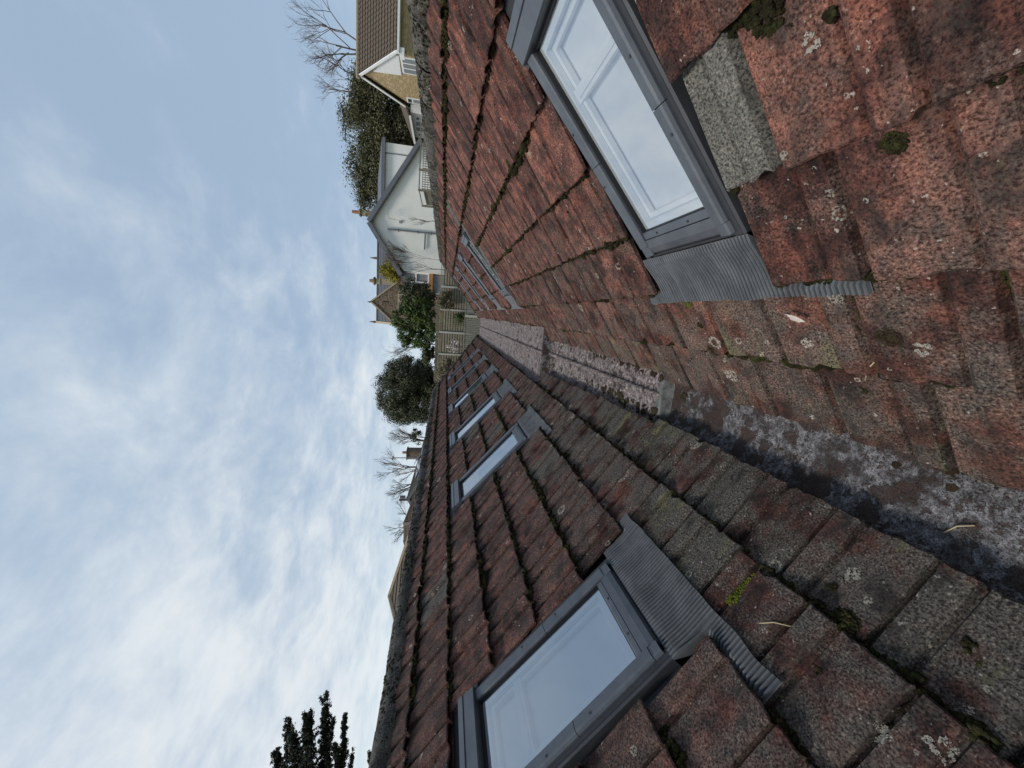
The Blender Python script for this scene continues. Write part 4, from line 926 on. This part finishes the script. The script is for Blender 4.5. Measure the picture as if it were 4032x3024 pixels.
# tall pine at the left edge: the tips of its boughs reach into view
def pine():
    rng = random.Random(77); tx = at(1100, 3300, 9); root = empty('pine_tree', (tx.x-1.2, 9.4, -3.0), 'dark pine boughs reaching up at the bottom left, against the sky', 'tree'); tp_ = Vector((tx.x-1.2, 9.4, 8.2))
    MB().tube([(tx.x-1.2, 9.4, -3.0), (tx.x-1.2, 9.4, 3), tp_], [.25, .18, .05], 8).build('trunk', 'bark', root)
    for (x0, y0), (x1, y1), n, wd in (((1210, 3400), (1222, 2772), 230, .5), ((1230, 3400), (1266, 2778), 170, .42), ((1200, 3400), (1165, 2832), 170, .46), ((1180, 3400), (1118, 2890), 150, .46), ((1160, 3400), (1075, 2990), 140, .45), ((1250, 3400), (1300, 2855), 60, .26), ((1300, 3350), (1352, 2838), 100, .26), ((1310, 3350), (1328, 2900), 90, .3), ((1340, 3350), (1378, 2985), 50, .2), ((1440, 3300), (1456, 2960), 46, .14)):
        a, b = at(x0, y0, 9), at(x1, y1, 9); a.y += rng.uniform(-.6, .6); b += Vector((rng.uniform(-.08, .08), rng.uniform(-.5, .5), 0)); mid = (a+b)/2+Vector((rng.uniform(-.2, .2), rng.uniform(-.4,.4), -.10))
        MB().tube([a, mid, b], [.03, .016, .004], 5).build('bough', 'bark', root); mb = MB(); tw_ = MB()
        for i in range(int(n*1.7)):
            f = .25+.75*rng.random()**.9; p0 = a*(1-f)**2+mid*2*f*(1-f)+b*f*f+Vector((rng.gauss(0, .14), rng.gauss(0, .2), rng.gauss(0, .10)))*(1.25-f)*(wd/.4); L = wd*(1.2-f*.95)*(.25+1.1*rng.random()**2)
            d = ((b-a).normalized()*.75+Vector((rng.gauss(0,1.0), rng.gauss(0,1.0), rng.gauss(.05,.6)))).normalized(); e = p0+d*L+Vector((0, 0, -.12*L)); tw_.tube([p0, e], [.005, .002], 3, False)
            for k in range(34):
                g = rng.random(); q = p0+(e-p0)*g; nn = Vector((rng.gauss(0,1), rng.gauss(0,1), rng.gauss(0,1))).normalized(); leafquad(mb, q+nn*rng.uniform(0,.07), nn, rng.uniform(.015, .042), rng)
        tw_.build('twigs', 'bark', root); mb.build('needles', 'pine', root)
pine()
# ------------------------------------------------------------------ small things lying about
def dry_leaf(sg, s, y, h, L, wd, rot, m, name, label):
    M = frame(sg, s, y, h) @ Matrix.Rotation(rot, 4, 'Z'); rows = []
    for i in range(9):
        f = i/8; w_ = wd*math.sin(math.pi*(.06+.9*f))**.8; rows.append([M @ Vector((-w_+.003*math.sin(i*2.3), L*(f-.5), .006+.006*math.sin(f*3))), M @ Vector((0, L*(f-.5), .0+.006*math.sin(f*3))), M @ Vector((w_+.003*math.sin(i*3.1), L*(f-.5), .008+.008*f))])
    o = MB().grid(rows).build(name, m, None, True); sm = o.modifiers.new('thick', 'SOLIDIFY'); sm.thickness = .0012
    return tag(o, label, 'leaf')
simple('leaf_pale', (.55,.47,.42), .8, .2, 60); simple('straw', (.42,.34,.2), .8, .2, 20)
dry_leaf(1, .775, 1.10, .066, .062, .011, 1.0, 'leaf_pale', 'dry_leaf', 'pale curled dry leaf on a greenish tile below the nearest right skylight')
dry_leaf(1, .205, 1.63, .03, .10, .007, 1.5, 'straw', 'dry_leaf', 'thin straw coloured leaf strip at the right edge of the gutter')
def straw(a, b, r, label):
    a, b = Vector(a), Vector(b); m_ = (a+b)/2+Vector((.008, .004, .004)); return tag(MB().tube([a, m_, b], r, 5).build('twig', 'straw', None, True), label, 'twig')
straw((-.05, .80, .107), (-.11, .86, .108), .0022, 'short pale straw lying in the dirt of the near gutter')
straw(P(-1, .70, .93, .055), P(-1, .78, 1.02, .05), .002, 'thin bent twig caught between two left roof tiles')
straw(P(1, .60, .93, .055), P(1, .52, .98, .06), .002, 'pale dry stalk lying across two lower right roof tiles')
def cushion(sg, s, y, h, r, sq, m, label, n=60, stretch=1.0, seed=0):
    rng = random.Random(seed); mb = MB(); nrm = Vector((-sg*SP, 0, CP)); es = Vector((sg*CP, 0, SP)); ey = Vector((0, 1, 0)); c = P(sg, s, y, h)
    for _ in range(n):
        a = rng.uniform(0, 6.28); d = math.sqrt(rng.random()); off = es*math.cos(a)*d*r*stretch+ey*math.sin(a)*d*r
        blob(mb, c+off+nrm*(r*sq*(1-d*d)*.8), r*rng.uniform(.10, .2), 1.0, nrm, rng, 5)
    return tag(mb.build('moss_cushion', m, None, True), label, 'moss')
def surf(sg, s, y):        # height of the tile face over the slope at (s, y)
    c = int((s-BASE[sg])/GA); u = s-BASE[sg]-c*GA; xl = (y-PH[sg][c % 2]) % TW; xl = xl if sg < 0 else TW-xl
    return max(prof(xl), .016)+.036*(1-u/GA)
cushion(-1, .727, 1.158, surf(-1, .727, 1.158)-.004, .034, .16, 'moss_bright', 'bright yellow green moss strip on a left roof tile below the pleated flashing', 300, 2.4, 1)
cushion(1, 1.191, .718, surf(1, 1.191, .718)-.004, .030, .32, 'moss', 'round green moss cushion high on a near right roof tile', 130, .8, 2)
cushion(1, 1.557, .845, surf(1, 1.557, .845)-.004, .044, .28, 'moss', 'dark green moss clump in a tile corner at the top right', 150, 1.1, 3)
cushion(1, .815, 1.70, surf(1, .80, 1.70)-.002, .018, .35, 'moss_bright', 'lime green moss wedge just under the right pleated flashing', 90, 2.0, 4)
cushion(-1, .568, .858, surf(-1, .568, .858)-.006, .040, .3, 'moss', 'broad dark moss tuft between two left tiles by the near gutter', 120, .8, 5)
cushion(1, .695, .864, surf(1, .695, .864)-.006, .034, .35, 'moss_brown', 'brown mossy dirt heap on a low right roof tile', 120, .9, 6)
cushion(1, .845, .609, .02, .022, .6, 'moss', 'long green moss strip in a tile joint at the right edge', 120, 3.0, 7)
simple('lichen', (.29,.265,.22), .95, .4, 120, .003)
def lichen(sg, s, y, r, label, seed, inner=.45):
    rng = random.Random(seed); mb = MB(); nrm = Vector((-sg*SP, 0, CP)); es = Vector((sg*CP, 0, SP)); h = surf(sg, s, y)
    for _ in range(420):
        a = rng.uniform(0, 6.28); d = rng.uniform(inner, 1.0)*(1+.22*math.sin(a*3+seed)+.12*math.sin(a*7))
        if math.sin(a*2+seed*1.7) < -.72: continue
        ss, yy = s+math.cos(a)*d*r, y+math.sin(a)*d*r
        blob(mb, P(sg, ss, yy, surf(sg, ss, yy)-.0005), r*rng.uniform(.03, .10), .22, nrm, rng, 5)
    return tag(mb.build('lichen_patch', 'lichen', None, True), label, 'lichen')
lichen(-1, .393, 1.147, .020, 'white crescent of lichen on a left tile beside the gutter', 1)
lichen(-1, .75, .637, .024, 'cream lichen rosette on a near left tile at the lower right of the photo', 2, .1)
lichen(-1, .68, .551, .024, 'ring shaped cream lichen on the nearest left tile', 4)
lichen(1, .66, .80, .020, 'pale ring of lichen low on a near right tile', 5)
lichen(-1, .44, .93, .022, 'broken pinkish lichen ring on a left tile by the near gutter', 7)
lichen(1, 1.45, .78, .018, 'small curled white lichen on a right tile beside the grey tile', 8)
